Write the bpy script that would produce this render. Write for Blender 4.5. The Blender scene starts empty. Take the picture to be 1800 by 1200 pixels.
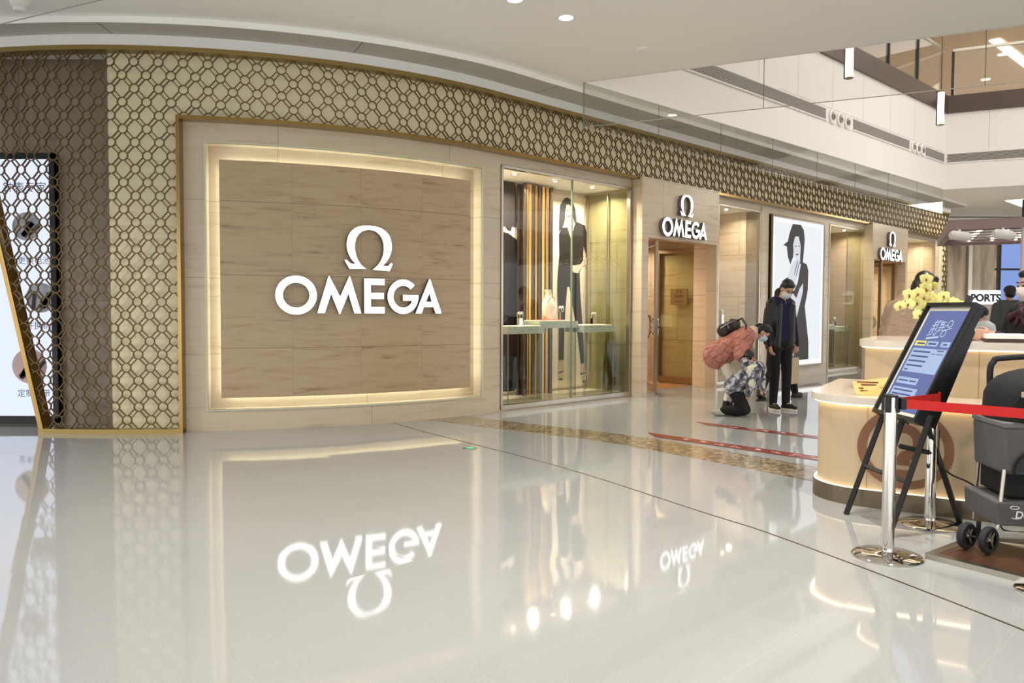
import bpy, bmesh, math, random
from mathutils import Vector, Matrix, Euler
from mathutils.geometry import tessellate_polygon
random.seed(7)
PI=math.pi; R=math.radians
sc=bpy.context.scene; COL=sc.collection
# ------------------------------------------------------------------ camera
FPX=1376.4; PITCH=.03926; ROLL=.00374; CAMH=1.35
cam=bpy.data.cameras.new('camera'); cam.sensor_width=36; cam.lens=36*FPX/1800; cam.clip_start=.05; cam.clip_end=200
camo=bpy.data.objects.new('camera',cam); COL.objects.link(camo)
camo.matrix_world=Matrix.Translation((0,0,CAMH))@Matrix.Rotation(PI/2-PITCH,4,'X')@Matrix.Rotation(ROLL,4,'Z')
sc.camera=camo
sc.view_settings.view_transform='Standard'; sc.view_settings.look='None'
sc.view_settings.gamma=1; sc.view_settings.use_curve_mapping=False
sc.view_settings.exposure=0.47
def lin(c):
    c=c/255.; return c/12.92 if c<=.04045 else ((c+.055)/1.055)**2.4
def RGB(r,g,b): return (lin(r),lin(g),lin(b),1)
# ------------------------------------------------------------------ world: the bright open mall around this corner
w=bpy.data.worlds.new('world'); sc.world=w; w.use_nodes=True
bg=w.node_tree.nodes['Background']; bg.inputs[0].default_value=(.98,.99,1,1); bg.inputs[1].default_value=1.75
def area(name,loc,rot,size,power,color=(1,1,1),sy=None,spread=None):
    l=bpy.data.lights.new(name,'AREA'); l.energy=power; l.color=color; l.size=size
    if sy: l.shape='RECTANGLE'; l.size_y=sy
    if spread: l.spread=spread
    o=bpy.data.objects.new(name,l); COL.objects.link(o); o.location=loc; o.rotation_euler=rot; return o
area('skylight',(11.5,12.2,8.8),(0,0,R(44)),14,450,(1,.96,.92),9)
for (x,y) in [(-5.5,1),(-2,-2),(2,1.5),(-3,4.6),(.3,3.6),(1.0,6.6),(-5.5,6.2),(5,-1),(4.6,6.8),(2.6,4.4),(-1.2,1.4)]:
    area('ceiling_downlight_lamp',(x,y,4.31),(0,0,0),.16,33,(1,.96,.90),spread=R(120))
# ------------------------------------------------------------------ facade frame: arc, then straight
CX,CY,RR,T1=-4.4,14.425,5.848,.7653
SL=RR*T1; tx,ty=math.cos(T1),math.sin(T1); nx,ny=math.sin(T1),-math.cos(T1)
def P(s,z,o=0.):
    th=min(s/RR,T1); a=CX+math.sin(th)*(RR+o); b=CY-math.cos(th)*(RR+o)
    if s>SL: a+=tx*(s-SL); b+=ty*(s-SL)
    return Vector((a,b,z))
def frame(s,z,o=0.):
    th=min(s/RR,T1); m=Matrix.Identity(4)
    t=Vector((math.cos(th),math.sin(th),0)); n=Vector((math.sin(th),-math.cos(th),0))
    m.col[0]=(*t,0); m.col[1]=(0,0,1,0); m.col[2]=(*n,0); m.col[3]=(*P(s,z,o),1)
    return m          # local x along the wall, y up, z out of the wall
_p=PITCH
_F=Vector((0,math.cos(_p),-math.sin(_p))); _U=Vector((0,math.sin(_p),math.cos(_p))); _R=Vector((1,0,0))
_RR=_R*math.cos(ROLL)+_U*math.sin(ROLL); _UU=-_R*math.sin(ROLL)+_U*math.cos(ROLL)
def ray(x,y): return _F+_RR*((x-900)/FPX)+_UU*((600-y)/FPX)
def szp(x,y,o=0.):    # a point of the photograph as (along, height) on the straight facade plane at depth o
    d=ray(x,y); q=P(SL,0,o); t=(q.x*nx+q.y*ny)/(d.x*nx+d.y*ny)
    return SL+(d.x*t-q.x)*tx+(d.y*t-q.y)*ty, CAMH+d.z*t
# ------------------------------------------------------------------ materials
MATS={}
def nodes(m):
    m.use_nodes=True; nt=m.node_tree; return nt,nt.nodes['Principled BSDF']
def mat(name,col,rough=.5,metal=0.,noise=0.,scale=20.,bump=0.,spec=.5,emit=None,es=1.,col2=None,coat=0.,stretch=None,trans=0.,ior=1.45,sheen=0.):
    if name in MATS: return MATS[name]
    m=bpy.data.materials.new(name); nt,b=nodes(m); N=nt.nodes; K=nt.links
    b.inputs['Base Color'].default_value=col; b.inputs['Roughness'].default_value=rough; b.inputs['Metallic'].default_value=metal
    b.inputs['Specular IOR Level'].default_value=spec; b.inputs['Coat Weight'].default_value=coat; b.inputs['IOR'].default_value=ior
    b.inputs['Transmission Weight'].default_value=trans; b.inputs['Sheen Weight'].default_value=sheen
    if emit is not None: b.inputs['Emission Color'].default_value=emit; b.inputs['Emission Strength'].default_value=es
    if noise or bump:
        tc=N.new('ShaderNodeTexCoord'); mp=N.new('ShaderNodeMapping'); K.new(tc.outputs['Object'],mp.inputs[0])
        if stretch: mp.inputs['Scale'].default_value=stretch
        nz=N.new('ShaderNodeTexNoise'); nz.inputs['Scale'].default_value=scale; nz.inputs['Detail'].default_value=4; K.new(mp.outputs[0],nz.inputs['Vector'])
        if noise:
            mx=N.new('ShaderNodeMix'); mx.data_type='RGBA'; c2=col2 or tuple(c*(1-noise) for c in col[:3])+(1,)
            mx.inputs[6].default_value=col; mx.inputs[7].default_value=c2; K.new(nz.outputs[0],mx.inputs[0]); K.new(mx.outputs[2],b.inputs['Base Color'])
        if bump:
            bp=N.new('ShaderNodeBump'); bp.inputs['Strength'].default_value=bump; bp.inputs['Distance'].default_value=.02
            K.new(nz.outputs[0],bp.inputs['Height']); K.new(bp.outputs[0],b.inputs['Normal'])
    MATS[name]=m; return m
def glow(name,col,s):
    if name in MATS: return MATS[name]
    m=bpy.data.materials.new(name); nt,b=nodes(m); b.inputs['Base Color'].default_value=(.0,.0,.0,1); b.inputs['Roughness'].default_value=.6
    b.inputs['Emission Color'].default_value=col; b.inputs['Emission Strength'].default_value=s; MATS[name]=m; return m
def glassmat(name,tint=(1,1,1,1),refl=1.,mintr=0.):
    if name in MATS: return MATS[name]
    m=bpy.data.materials.new(name); m.use_nodes=True; nt=m.node_tree; N=nt.nodes; K=nt.links; N.clear()
    o=N.new('ShaderNodeOutputMaterial'); mx=N.new('ShaderNodeMixShader'); t=N.new('ShaderNodeBsdfTransparent'); g=N.new('ShaderNodeBsdfGlossy')
    t.inputs[0].default_value=tint; g.inputs['Roughness'].default_value=.0; fr=N.new('ShaderNodeFresnel'); ge=N.new('ShaderNodeNewGeometry'); im=N.new('ShaderNodeMath'); im.operation='MULTIPLY_ADD'
    im.inputs[1].default_value=1/1.45-1.45; im.inputs[2].default_value=1.45; K.new(ge.outputs['Backfacing'],im.inputs[0]); K.new(im.outputs[0],fr.inputs[0])
    mt=N.new('ShaderNodeMath'); mt.operation='MULTIPLY_ADD'; mt.inputs[1].default_value=refl; mt.inputs[2].default_value=mintr
    K.new(fr.outputs[0],mt.inputs[0]); K.new(mt.outputs[0],mx.inputs[0]); K.new(t.outputs[0],mx.inputs[1]); K.new(g.outputs[0],mx.inputs[2]); K.new(mx.outputs[0],o.inputs[0])
    MATS[name]=m; return m
def stone(name,c1,c2,c3,bw,bh,off=(0,0),mort=.004,rough=.28,streak=1.,vein=(.55,6.)):
    # veined travertine-like slabs laid out in the wall's own metres (uv), joints included
    m=bpy.data.materials.new(name); nt,b=nodes(m); N=nt.nodes; K=nt.links
    uv=N.new('ShaderNodeUVMap'); mp=N.new('ShaderNodeMapping'); K.new(uv.outputs[0],mp.inputs[0]); mp.inputs['Location'].default_value=(off[0],off[1],0)
    br=N.new('ShaderNodeTexBrick'); br.inputs['Scale'].default_value=1; br.inputs['Brick Width'].default_value=bw; br.inputs['Row Height'].default_value=bh
    br.inputs['Mortar Size'].default_value=mort; br.inputs['Mortar Smooth'].default_value=.1; br.offset=0.0 if bw<.9 else .5
    br.inputs['Color1'].default_value=(0,0,0,1); br.inputs['Color2'].default_value=(1,1,1,1); K.new(mp.outputs[0],br.inputs[0])
    b2=N.new('ShaderNodeTexBrick'); b2.inputs['Scale'].default_value=1; b2.inputs['Brick Width'].default_value=bw if bw>=.9 else 400.; b2.inputs['Row Height'].default_value=bh; b2.inputs['Mortar Size'].default_value=mort; b2.inputs['Mortar Smooth'].default_value=.1; K.new(mp.outputs[0],b2.inputs[0])
    jf=N.new('ShaderNodeMath'); jf.operation='MULTIPLY'; jf.inputs[1].default_value=.28; K.new(br.outputs['Fac'],jf.inputs[0]); jm=N.new('ShaderNodeMath'); jm.operation='MAXIMUM'; K.new(jf.outputs[0],jm.inputs[0]); K.new(b2.outputs['Fac'],jm.inputs[1])
    m2=N.new('ShaderNodeMapping'); m2.inputs['Scale'].default_value=(vein[0],vein[1],1); K.new(uv.outputs[0],m2.inputs[0])
    ad=N.new('ShaderNodeVectorMath'); ad.operation='ADD'; sc_=N.new('ShaderNodeVectorMath'); sc_.operation='SCALE'; sc_.inputs[3].default_value=9.
    K.new(br.outputs['Color'],sc_.inputs[0]); K.new(m2.outputs[0],ad.inputs[0]); K.new(sc_.outputs[0],ad.inputs[1])
    nz=N.new('ShaderNodeTexNoise'); nz.inputs['Scale'].default_value=2.2; nz.inputs['Detail'].default_value=8; nz.inputs['Distortion'].default_value=.7; nz.inputs['Roughness'].default_value=.62; K.new(ad.outputs[0],nz.inputs['Vector'])
    cr=N.new('ShaderNodeValToRGB'); e=cr.color_ramp.elements; e[0].position=.30; e[0].color=c3; e[1].position=.52; e[1].color=c1
    x=e.new(.40); x.color=c2; K.new(nz.outputs[0],cr.inputs[0])
    mx=N.new('ShaderNodeMix'); mx.data_type='RGBA'; mx.inputs[7].default_value=tuple(q*.55 for q in c3[:3])+(1,)
    K.new(cr.outputs[0],mx.inputs[6]); K.new(jm.outputs[0],mx.inputs[0]); K.new(mx.outputs[2],b.inputs['Base Color'])
    b.inputs['Roughness'].default_value=rough; MATS[name]=m; return m
M_wall=stone('facade_marble',RGB(206,189,163),RGB(198,180,151),RGB(180,160,130),2.1,.855,(0.3,.005),mort=.0028)
M_panel=stone('sign_panel_marble',RGB(182,159,124),RGB(174,149,114),RGB(142,116,84),0.795,.82,(.44,-.098),mort=.003,rough=.32,vein=(.9,9.))
M_side=stone('display_marble',RGB(226,208,182),RGB(218,198,170),RGB(196,174,144),1.2,.82)
M_dark=stone('brown_marble',RGB(150,136,116),RGB(142,128,108),RGB(122,108,90),1.1,1.45,vein=(1.5,2.))
M_cream=mat('cream_backing',RGB(250,238,200),.45,noise=.06,scale=2)
M_brass=mat('antique_brass',RGB(108,86,48),.4,.35,noise=.15,scale=6)
M_gold=mat('polished_gold',RGB(156,128,76),.2,1.)
M_goldtrim=mat('satin_gold_trim',RGB(158,134,82),.3,.8)
M_steel=mat('brushed_steel',RGB(190,184,172),.28,1.,noise=.1,scale=40)
M_chrome=mat('polished_chrome',RGB(222,218,212),.06,1.)
M_black=mat('black_plastic',RGB(16,16,17),.35)
M_blackm=mat('black_matte_metal',RGB(20,20,21),.5)
M_rubber=mat('dark_rubber',RGB(42,42,44),.75,noise=.2,scale=60)
M_white=mat('white_paint',RGB(236,234,230),.7)
M_ceil=mat('ceiling_paint',RGB(250,248,243),.8,noise=.02,scale=.6)
M_ring=mat('ceiling_ring_grey',RGB(196,192,182),.6,noise=.12,scale=1.5)  # greyer tone than the main ceiling, slightly mottled
M_atr=mat('atrium_wall_paint',RGB(236,232,226),.6)
M_glass=glassmat('clear_glass',(.97,.98,.96,1),.38)
M_green=glassmat('green_tinted_glass',(.90,.92,.82,1),.5,.02)
M_curt=glassmat('smoke_curtain_glass',(.97,.975,.965,1),.9,.0)
M_edge=mat('glass_edge',RGB(120,135,118),.2)
# ------------------------------------------------------------------ mesh helpers
class MB:
    def __init__(s): s.v=[]; s.f=[]; s.m=[]; s.uv={}
    def add(s,vs,fs,mi=0):
        b=len(s.v); s.v+= [Vector(v) for v in vs]; s.f+=[tuple(i+b for i in f) for f in fs]; s.m+=[mi]*len(fs); return s
    def box(s,c,d,M=None,mi=0):
        x,y,z=c; a,b,e=d[0]/2,d[1]/2,d[2]/2
        vs=[Vector((x+i*a,y+j*b,z+k*e)) for i in(-1,1) for j in(-1,1) for k in(-1,1)]
        if M: vs=[M@v for v in vs]
        return s.add(vs,[(0,1,3,2),(4,6,7,5),(0,4,5,1),(2,3,7,6),(0,2,6,4),(1,5,7,3)],mi)
    def hexa(s,vs,mi=0): # 8 points: bottom 4 loop, top 4 loop
        return s.add(vs,[(3,2,1,0),(4,5,6,7),(0,1,5,4),(1,2,6,5),(2,3,7,6),(3,0,4,7)],mi)
    def tube(s,pts,r,n=10,cap=True,mi=0,closed=False,flat=None):
        pts=[Vector(p) for p in pts]; rs=r if isinstance(r,(list,tuple)) else [r]*len(pts)
        vs=[]; k=len(pts); up=None
        for i,p in enumerate(pts):
            if closed: d=pts[(i+1)%k]-pts[i-1]
            else: d=(pts[min(i+1,k-1)]-pts[max(i-1,0)])
            if d.length<1e-9: d=Vector((0,0,1))
            d.normalize()
            if up is None:
                up=Vector((0,0,1)) if abs(d.z)<.9 else Vector((0,1,0))
            a=up-d*up.dot(d)
            if a.length<1e-6: a=d.orthogonal()
            a.normalize(); b=d.cross(a); up=a
            for j in range(n):
                t=2*PI*j/n; q=a*math.cos(t)*rs[i]+b*math.sin(t)*rs[i]*(flat or 1); vs.append(p+q)
        fs=[]
        for i in range(k if closed else k-1):
            for j in range(n):
                i2=(i+1)%k; fs.append((i*n+j,i*n+(j+1)%n,i2*n+(j+1)%n,i2*n+j))
        if cap and not closed: fs+= [tuple(range(n-1,-1,-1)),tuple((k-1)*n+j for j in range(n))]
        return s.add(vs,fs,mi)
    def lathe(s,prof,c=(0,0,0),n=32,mi=0,M=None,cap=True):
        vs=[];k=len(prof)
        for r,z in prof:
            for j in range(n):
                t=2*PI*j/n; v=Vector((c[0]+r*math.cos(t),c[1]+r*math.sin(t),c[2]+z)); vs.append(M@v if M else v)
        fs=[(i*n+j,i*n+(j+1)%n,(i+1)*n+(j+1)%n,(i+1)*n+j) for i in range(k-1) for j in range(n)]
        if cap: fs+=[tuple(range(n-1,-1,-1)),tuple((k-1)*n+j for j in range(n))]
        return s.add(vs,fs,mi)
    def prism(s,loops,z0,z1,M=None,side=0,face=0,fn=None):
        # loops in x,y: first outer, rest holes; extruded z0..z1
        pl=[[Vector((x,y,0)) for x,y in l] for l in loops]; tri=tessellate_polygon(pl)
        flat=[p for l in pl for p in l]; n=len(flat)
        def mp(p,z):
            v=Vector((p.x,p.y,z)); v=fn(v) if fn else v
            return M@v if M else v
        b=len(s.v); s.v+=[mp(p,z0) for p in flat]+[mp(p,z1) for p in flat]
        for t in tri:
            a,b_,c=[flat[i] for i in t]
            ccw=(b_.x-a.x)*(c.y-a.y)-(b_.y-a.y)*(c.x-a.x)>0
            t=t if ccw else t[::-1]
            s.f.append(tuple(b+n+i for i in t)); s.m.append(face)
            s.f.append(tuple(b+i for i in t[::-1])); s.m.append(side)
        k=0
        for li,l in enumerate(pl):
            m=len(l); ar=sum(l[i].x*l[(i+1)%m].y-l[(i+1)%m].x*l[i].y for i in range(m))
            for i in range(m):
                a=k+i; c=k+(i+1)%m
                q=(b+a,b+c,b+n+c,b+n+a)
                if (ar>0)!=(li==0): q=q[::-1]
                s.f.append(q); s.m.append(side)
            k+=m
        return s
    def sphere(s,c,r,M=None,n=12,mi=0):
        rx,ry,rz=r if isinstance(r,(tuple,list)) else (r,r,r)
        vs=[];k=n//2+1
        for i in range(k):
            a=PI*i/(k-1)
            for j in range(n):
                t=2*PI*j/n; v=Vector((rx*math.sin(a)*math.cos(t),ry*math.sin(a)*math.sin(t),rz*math.cos(a)))
                if M: v=M@v
                vs.append(v+Vector(c))
        return s.add(vs,[(i*n+j,(i+1)*n+j,(i+1)*n+(j+1)%n,i*n+(j+1)%n) for i in range(k-1) for j in range(n)],mi)
    def build(s,name,mats,parent=None,smooth=False,bevel=0,uvs=None,weld=False):
        me=bpy.data.meshes.new(name); me.from_pydata([tuple(v) for v in s.v],[],s.f)
        if not isinstance(mats,(list,tuple)): mats=[mats]
        for m in mats: me.materials.append(m)
        me.polygons.foreach_set('material_index',s.m)
        if uvs:
            u=me.uv_layers.new(name='UVMap')
            for l in me.loops: u.data[l.index].uv=uvs[l.vertex_index]
        me.validate(); me.update()
        if weld:
            bm=bmesh.new(); bm.from_mesh(me); bmesh.ops.remove_doubles(bm,verts=bm.verts,dist=1e-5); bmesh.ops.recalc_face_normals(bm,faces=bm.faces); bm.to_mesh(me); bm.free()
        if smooth:
            for p in me.polygons: p.use_smooth=True
            me.set_sharp_from_angle(angle=R(40))
        o=bpy.data.objects.new(name,me); COL.objects.link(o)
        if parent: o.parent=parent
        if bevel:
            b=o.modifiers.new('bevel','BEVEL'); b.width=bevel; b.segments=2; b.limit_method='ANGLE'
        return o
def tag(o,label=None,cat=None,group=None,kind=None):
    if label: o['label']=label
    if cat: o['category']=cat
    if group: o['group']=group
    if kind: o['kind']=kind
    return o
def thing(name,loc=(0,0,0),rz=0,label=None,cat=None,group=None):
    o=bpy.data.objects.new(name,None); COL.objects.link(o); o.location=loc; o.rotation_euler=(0,0,rz); o.empty_display_size=.1
    return tag(o,label,cat,group)
def part(mb,name,mats,parent,**k): # mb in world coordinates, parent anywhere
    bpy.context.view_layer.update()
    inv=(Matrix.Translation(parent.location)@parent.rotation_euler.to_matrix().to_4x4()).inverted() if parent.parent is None else wm(parent).inverted()
    mb.v=[inv@v for v in mb.v]; return mb.build(name,mats,parent,**k)
def wm(o):
    m=Matrix.Translation(o.location)@o.rotation_euler.to_matrix().to_4x4()@Matrix.Diagonal((*o.scale,1))
    return wm(o.parent)@m if o.parent else m
def copy_tree(o,parent=None):
    c=o.copy(); COL.objects.link(c); c.parent=parent
    for ch in list(o.children): copy_tree(ch,c)
    return c
def struct(mb,name,mats,**k):
    o=mb.build(name,mats,None,**k); o['kind']='structure'; return o
def slab(mb,uvl,s0,s1,z0,z1,o0,o1,step=.12,mi=0):
    # a slab that follows the facade from s0 to s1, offsets o0 (back) to o1 (front)
    n=1
    if s0<SL: n=max(1,int((min(s1,SL)-s0)/step))
    ss=[s0+(min(s1,SL)-s0)*i/n for i in range(n+1)] if s0<SL else [s0,s1]
    if s0<SL and s1>SL: ss.append(s1)
    b=len(mb.v)
    for s in ss:
        for (z,o) in ((z0,o0),(z0,o1),(z1,o1),(z1,o0)):
            mb.v.append(P(s,z,o)); uvl.append((s+(o0-o if False else 0)-(o if abs(o0-o1)>.3 else 0),z))
    k=len(ss)
    for i in range(k-1):
        for j in range(4):
            a=b+i*4+j; c=b+i*4+(j+1)%4; mb.f.append((a,c,c+4,a+4)); mb.m.append(mi)
    mb.f.append((b,b+3,b+2,b+1)); mb.m.append(mi)
    e=b+(k-1)*4; mb.f.append((e,e+1,e+2,e+3)); mb.m.append(mi)
def fslab(name,mats,parts,parent=None,smooth=False,kind=None):
    mb=MB(); uv=[]
    for p in parts: slab(mb,uv,*p)
    o=mb.build(name,mats,parent,uvs=uv,smooth=smooth)
    if kind: o['kind']=kind
    return o
def rect_uv(mb,uvl,p0,pu,pv,du,dv): # a quad with uv in metres
    b=len(mb.v); p0,pu,pv=Vector(p0),Vector(pu),Vector(pv)
    mb.v+=[p0,p0+pu*du,p0+pu*du+pv*dv,p0+pv*dv]; uvl+=[(0,0),(du,0),(du,dv),(0,dv)]; mb.f.append((b,b+1,b+2,b+3)); mb.m.append(0)
def text_mesh(txt,size,ext=0.,align='CENTER',shear=0,off=0.):
    c=bpy.data.curves.new('t','FONT'); c.body=txt; c.size=size; c.extrude=ext; c.align_x=align; c.shear=shear; c.offset=off; c.resolution_u=3
    o=bpy.data.objects.new('t',c); COL.objects.link(o); bpy.context.view_layer.update()
    me=bpy.data.meshes.new_from_object(o.evaluated_get(bpy.context.evaluated_depsgraph_get()))
    bpy.data.objects.remove(o); bpy.data.curves.remove(c)
    mb=MB(); mb.add([v.co.copy() for v in me.vertices],[tuple(p.vertices) for p in me.polygons]); bpy.data.meshes.remove(me); return mb
def xf(mb,M): mb.v=[M@v for v in mb.v]; return mb
def join(a,b,mi=None):
    n=len(a.v); a.v+=b.v; a.f+=[tuple(i+n for i in f) for f in b.f]; a.m+=(b.m if mi is None else [mi]*len(b.f)); return a

# ================================================================== SETTING
# floor: polished cream stone, tiles turned with the facade
def floor_mat():
    m=bpy.data.materials.new('polished_floor'); nt,b=nodes(m); N=nt.nodes; K=nt.links
    tc=N.new('ShaderNodeTexCoord'); mp=N.new('ShaderNodeMapping'); mp.inputs['Rotation'].default_value=(0,0,-R(44)); mp.inputs['Location'].default_value=(0.6,.385,0)
    K.new(tc.outputs['Object'],mp.inputs[0])
    br=N.new('ShaderNodeTexBrick'); br.inputs['Scale'].default_value=1; br.inputs['Brick Width'].default_value=1.25; br.inputs['Row Height'].default_value=.625
    br.inputs['Mortar Size'].default_value=.0016; br.inputs['Mortar Smooth'].default_value=0; br.offset=.5
    br.inputs['Color1'].default_value=(0,0,0,1); br.inputs['Color2'].default_value=(1,1,1,1); K.new(mp.outputs[0],br.inputs[0])
    nz=N.new('ShaderNodeTexNoise'); nz.inputs['Scale'].default_value=240; nz.inputs['Detail'].default_value=2; K.new(tc.outputs['Object'],nz.inputs['Vector'])
    cr=N.new('ShaderNodeValToRGB'); e=cr.color_ramp.elements; e[0].position=.33; e[0].color=RGB(142,144,143); e[1].position=.42; e[1].color=RGB(168,169,167); K.new(nz.outputs[0],cr.inputs[0])
    n2=N.new('ShaderNodeTexNoise'); n2.inputs['Scale'].default_value=.8; K.new(tc.outputs['Object'],n2.inputs['Vector'])
    m1=N.new('ShaderNodeMix'); m1.data_type='RGBA'; m1.blend_type='MULTIPLY'; m1.inputs[0].default_value=.12; K.new(cr.outputs[0],m1.inputs[6]); K.new(n2.outputs[0],m1.inputs[7])
    m2=N.new('ShaderNodeMix'); m2.data_type='RGBA'; m2.inputs[7].default_value=RGB(172,170,163); K.new(m1.outputs[2],m2.inputs[6]); K.new(br.outputs['Fac'],m2.inputs[0]); K.new(m2.outputs[2],b.inputs['Base Color'])
    b.inputs['Roughness'].default_value=.045; b.inputs['IOR'].default_value=1.6
    # each tile sits at its own tiny tilt, so reflections step from tile to tile
    sp=N.new('ShaderNodeSeparateColor'); K.new(br.outputs['Color'],sp.inputs[0])
    wn=N.new('ShaderNodeTexWhiteNoise'); wn.noise_dimensions='1D'; K.new(sp.outputs[0],wn.inputs['W'])
    sb=N.new('ShaderNodeVectorMath'); sb.operation='SUBTRACT'; sb.inputs[1].default_value=(.5,.5,.5); K.new(wn.outputs['Color'],sb.inputs[0])
    s2=N.new('ShaderNodeVectorMath'); s2.operation='SCALE'; s2.inputs[3].default_value=.007; K.new(sb.outputs[0],s2.inputs[0])
    n3=N.new('ShaderNodeTexNoise'); n3.inputs['Scale'].default_value=1.6; K.new(tc.outputs['Object'],n3.inputs['Vector'])
    s3=N.new('ShaderNodeVectorMath'); s3.operation='SUBTRACT'; s3.inputs[1].default_value=(.5,.5,.5); K.new(n3.outputs['Color'],s3.inputs[0])
    s4=N.new('ShaderNodeVectorMath'); s4.operation='SCALE'; s4.inputs[3].default_value=.006; K.new(s3.outputs[0],s4.inputs[0])
    ge=N.new('ShaderNodeNewGeometry'); a1=N.new('ShaderNodeVectorMath'); a1.operation='ADD'; K.new(ge.outputs['Normal'],a1.inputs[0]); K.new(s2.outputs[0],a1.inputs[1])
    a2=N.new('ShaderNodeVectorMath'); a2.operation='ADD'; K.new(a1.outputs[0],a2.inputs[0]); K.new(s4.outputs[0],a2.inputs[1])
    nn=N.new('ShaderNodeVectorMath'); nn.operation='NORMALIZE'; K.new(a2.outputs[0],nn.inputs[0]); K.new(nn.outputs[0],b.inputs['Normal'])
    return m
mb=MB(); mb.box((8,12,-.1),(60,56,.2)); struct(mb,'floor',floor_mat())
# pebble terrazzo band, metal joint, sticker arrows laid in the floor
def ribbon(mb,a,b,z0,z1,mi=0):
    n=len(a)
    for i in range(n-1):
        q=[(*a[i],z0),(*b[i],z0),(*b[i+1],z0),(*a[i+1],z0)]; mb.hexa([Vector(p) for p in q]+[Vector((p[0],p[1],z1)) for p in q],mi)
def offs(pts,w):
    out=[]
    for i,p in enumerate(pts):
        d=Vector(pts[min(i+1,len(pts)-1)])-Vector(pts[max(i-1,0)]); d.normalize(); out.append((p[0]-d.y*w,p[1]+d.x*w))
    return out
def smoothpts(pts,n=6):
    out=[]; k=len(pts)
    for i in range(k-1):
        p0,p1,p2,p3=[Vector(pts[min(max(j,0),k-1)]) for j in (i-1,i,i+1,i+2)]
        for t in range(n):
            u=t/n; out.append(tuple(.5*((2*p1)+(p2-p0)*u+(2*p0-5*p1+4*p2-p3)*u*u+(3*p1-p0-3*p2+p3)*u**3)))
    out.append(tuple(pts[-1])); return out
def pebble():
    m=bpy.data.materials.new('pebble_terrazzo'); nt,b=nodes(m); N=nt.nodes; K=nt.links
    tc=N.new('ShaderNodeTexCoord'); vo=N.new('ShaderNodeTexVoronoi'); vo.inputs['Scale'].default_value=24; K.new(tc.outputs['Object'],vo.inputs['Vector'])
    sp=N.new('ShaderNodeSeparateColor'); K.new(vo.outputs['Color'],sp.inputs[0])
    cr=N.new('ShaderNodeValToRGB'); e=cr.color_ramp.elements; e[0].color=RGB(108,94,74); e[1].color=RGB(172,156,130); x=e.new(.45); x.color=RGB(138,122,98); K.new(sp.outputs[0],cr.inputs[0])
    K.new(cr.outputs[0],b.inputs['Base Color']); b.inputs['Roughness'].default_value=.08; b.inputs['IOR'].default_value=1.55; return m
bandc=smoothpts([(-.95,9.90),(-.62,9.64),(.2,8.98),(1.2,8.17),(2.55,6.45),(3.3,5.3),(4.3,3.6)])
mb=MB(); ribbon(mb,offs(bandc,.27),offs(bandc,-.27),0.0005,.002); o=struct(mb,'trim_1',pebble())
tag(o,'brown pebble terrazzo band set in the cream floor')
jc=smoothpts([(-1.45,9.45),(-1.02,8.74),(.4,6.77),(1.27,5.25),(1.62,4.62),(2.18,3.28),(2.9,1.2)])
mb=MB(); ribbon(mb,offs(jc,.005),offs(jc,-.005),0.0005,.0025); struct(mb,'trim_2',mat('joint_metal',RGB(120,104,84),.3,.9))
M_stick=mat('maroon_sticker',RGB(128,58,48),.25); M_stickw=mat('sticker_print',RGB(226,196,190),.4)
def sticker(a,b,w,label):
    t=thing('floor_sticker',((a[0]+b[0])/2,(a[1]+b[1])/2,0),0,label,'floor sticker')
    A=Vector(a); B=Vector(b); d=(B-A).normalized(); n=Vector((-d.y,d.x)); L=(B-A).length
    c=MB(); f=lambda u,v:tuple(A+d*u+n*v)
    c.prism([[f(-.26,w/2),f(.0,-w/2),f(L,-w/2),f(L,w/2)]],.0022,.0032)
    rnd=random.Random(int(L*100))
    u=.25
    while u<L-.3:
        for k in range(3):
            du=rnd.uniform(0,.08); v=rnd.uniform(-.05,.05); c.prism([[f(u+du,v),f(u+du+.05,v),f(u+du+.05,v+.014),f(u+du,v+.014)]],.0033,.0038,side=1,face=1)
        u+=.2
    part(c,'film',[M_stick,M_stickw],t)
sticker((1.62,8.42),(3.6,6.35),.20,'long maroon arrow sticker on the floor between terrazzo band and kneeling child')
sticker((2.38,9.30),(4.4,7.25),.17,'shorter maroon arrow sticker just in front of the kneeling child')
t=thing('floor_exit_light',(-.41,7.63,0),0,'small round floor light with a glowing green centre in the cream floor','floor light')
mb=MB(); mb.lathe([(.075,.001),(.075,.004),(.066,.006),(.05,.006),(.05,.001)],n=32); mb.build('ring',M_steel,t,smooth=True)
mb=MB(); mb.lathe([(.049,.002),(.049,.005)],n=32); mb.build('lens',mat('dark_lens',RGB(30,70,45),.1),t)
mb=MB(); mb.prism([[(-.035,0),(0,-.025),(0,-.01),(.035,-.01),(.035,.01),(0,.01),(0,.025)]],.005,.006); mb.build('arrow',glow('green_led',(0.05,1,.25,1),2.5),t)
# ---------------- ceiling with the atrium opening
ZC=4.33
A=Vector((.95,10.35)); B=Vector((10.49,19.16)); nd=Vector((.902,-.432)).normalized()
D=A+nd*15; C_=B+nd*15
mb=MB(); mb.prism([[(-22,-14),(38,-14),(38,42),(-22,42)],[tuple(A),tuple(B),tuple(C_),tuple(D)]],ZC,ZC+.3)
struct(mb,'ceiling',M_ceil)
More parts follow.
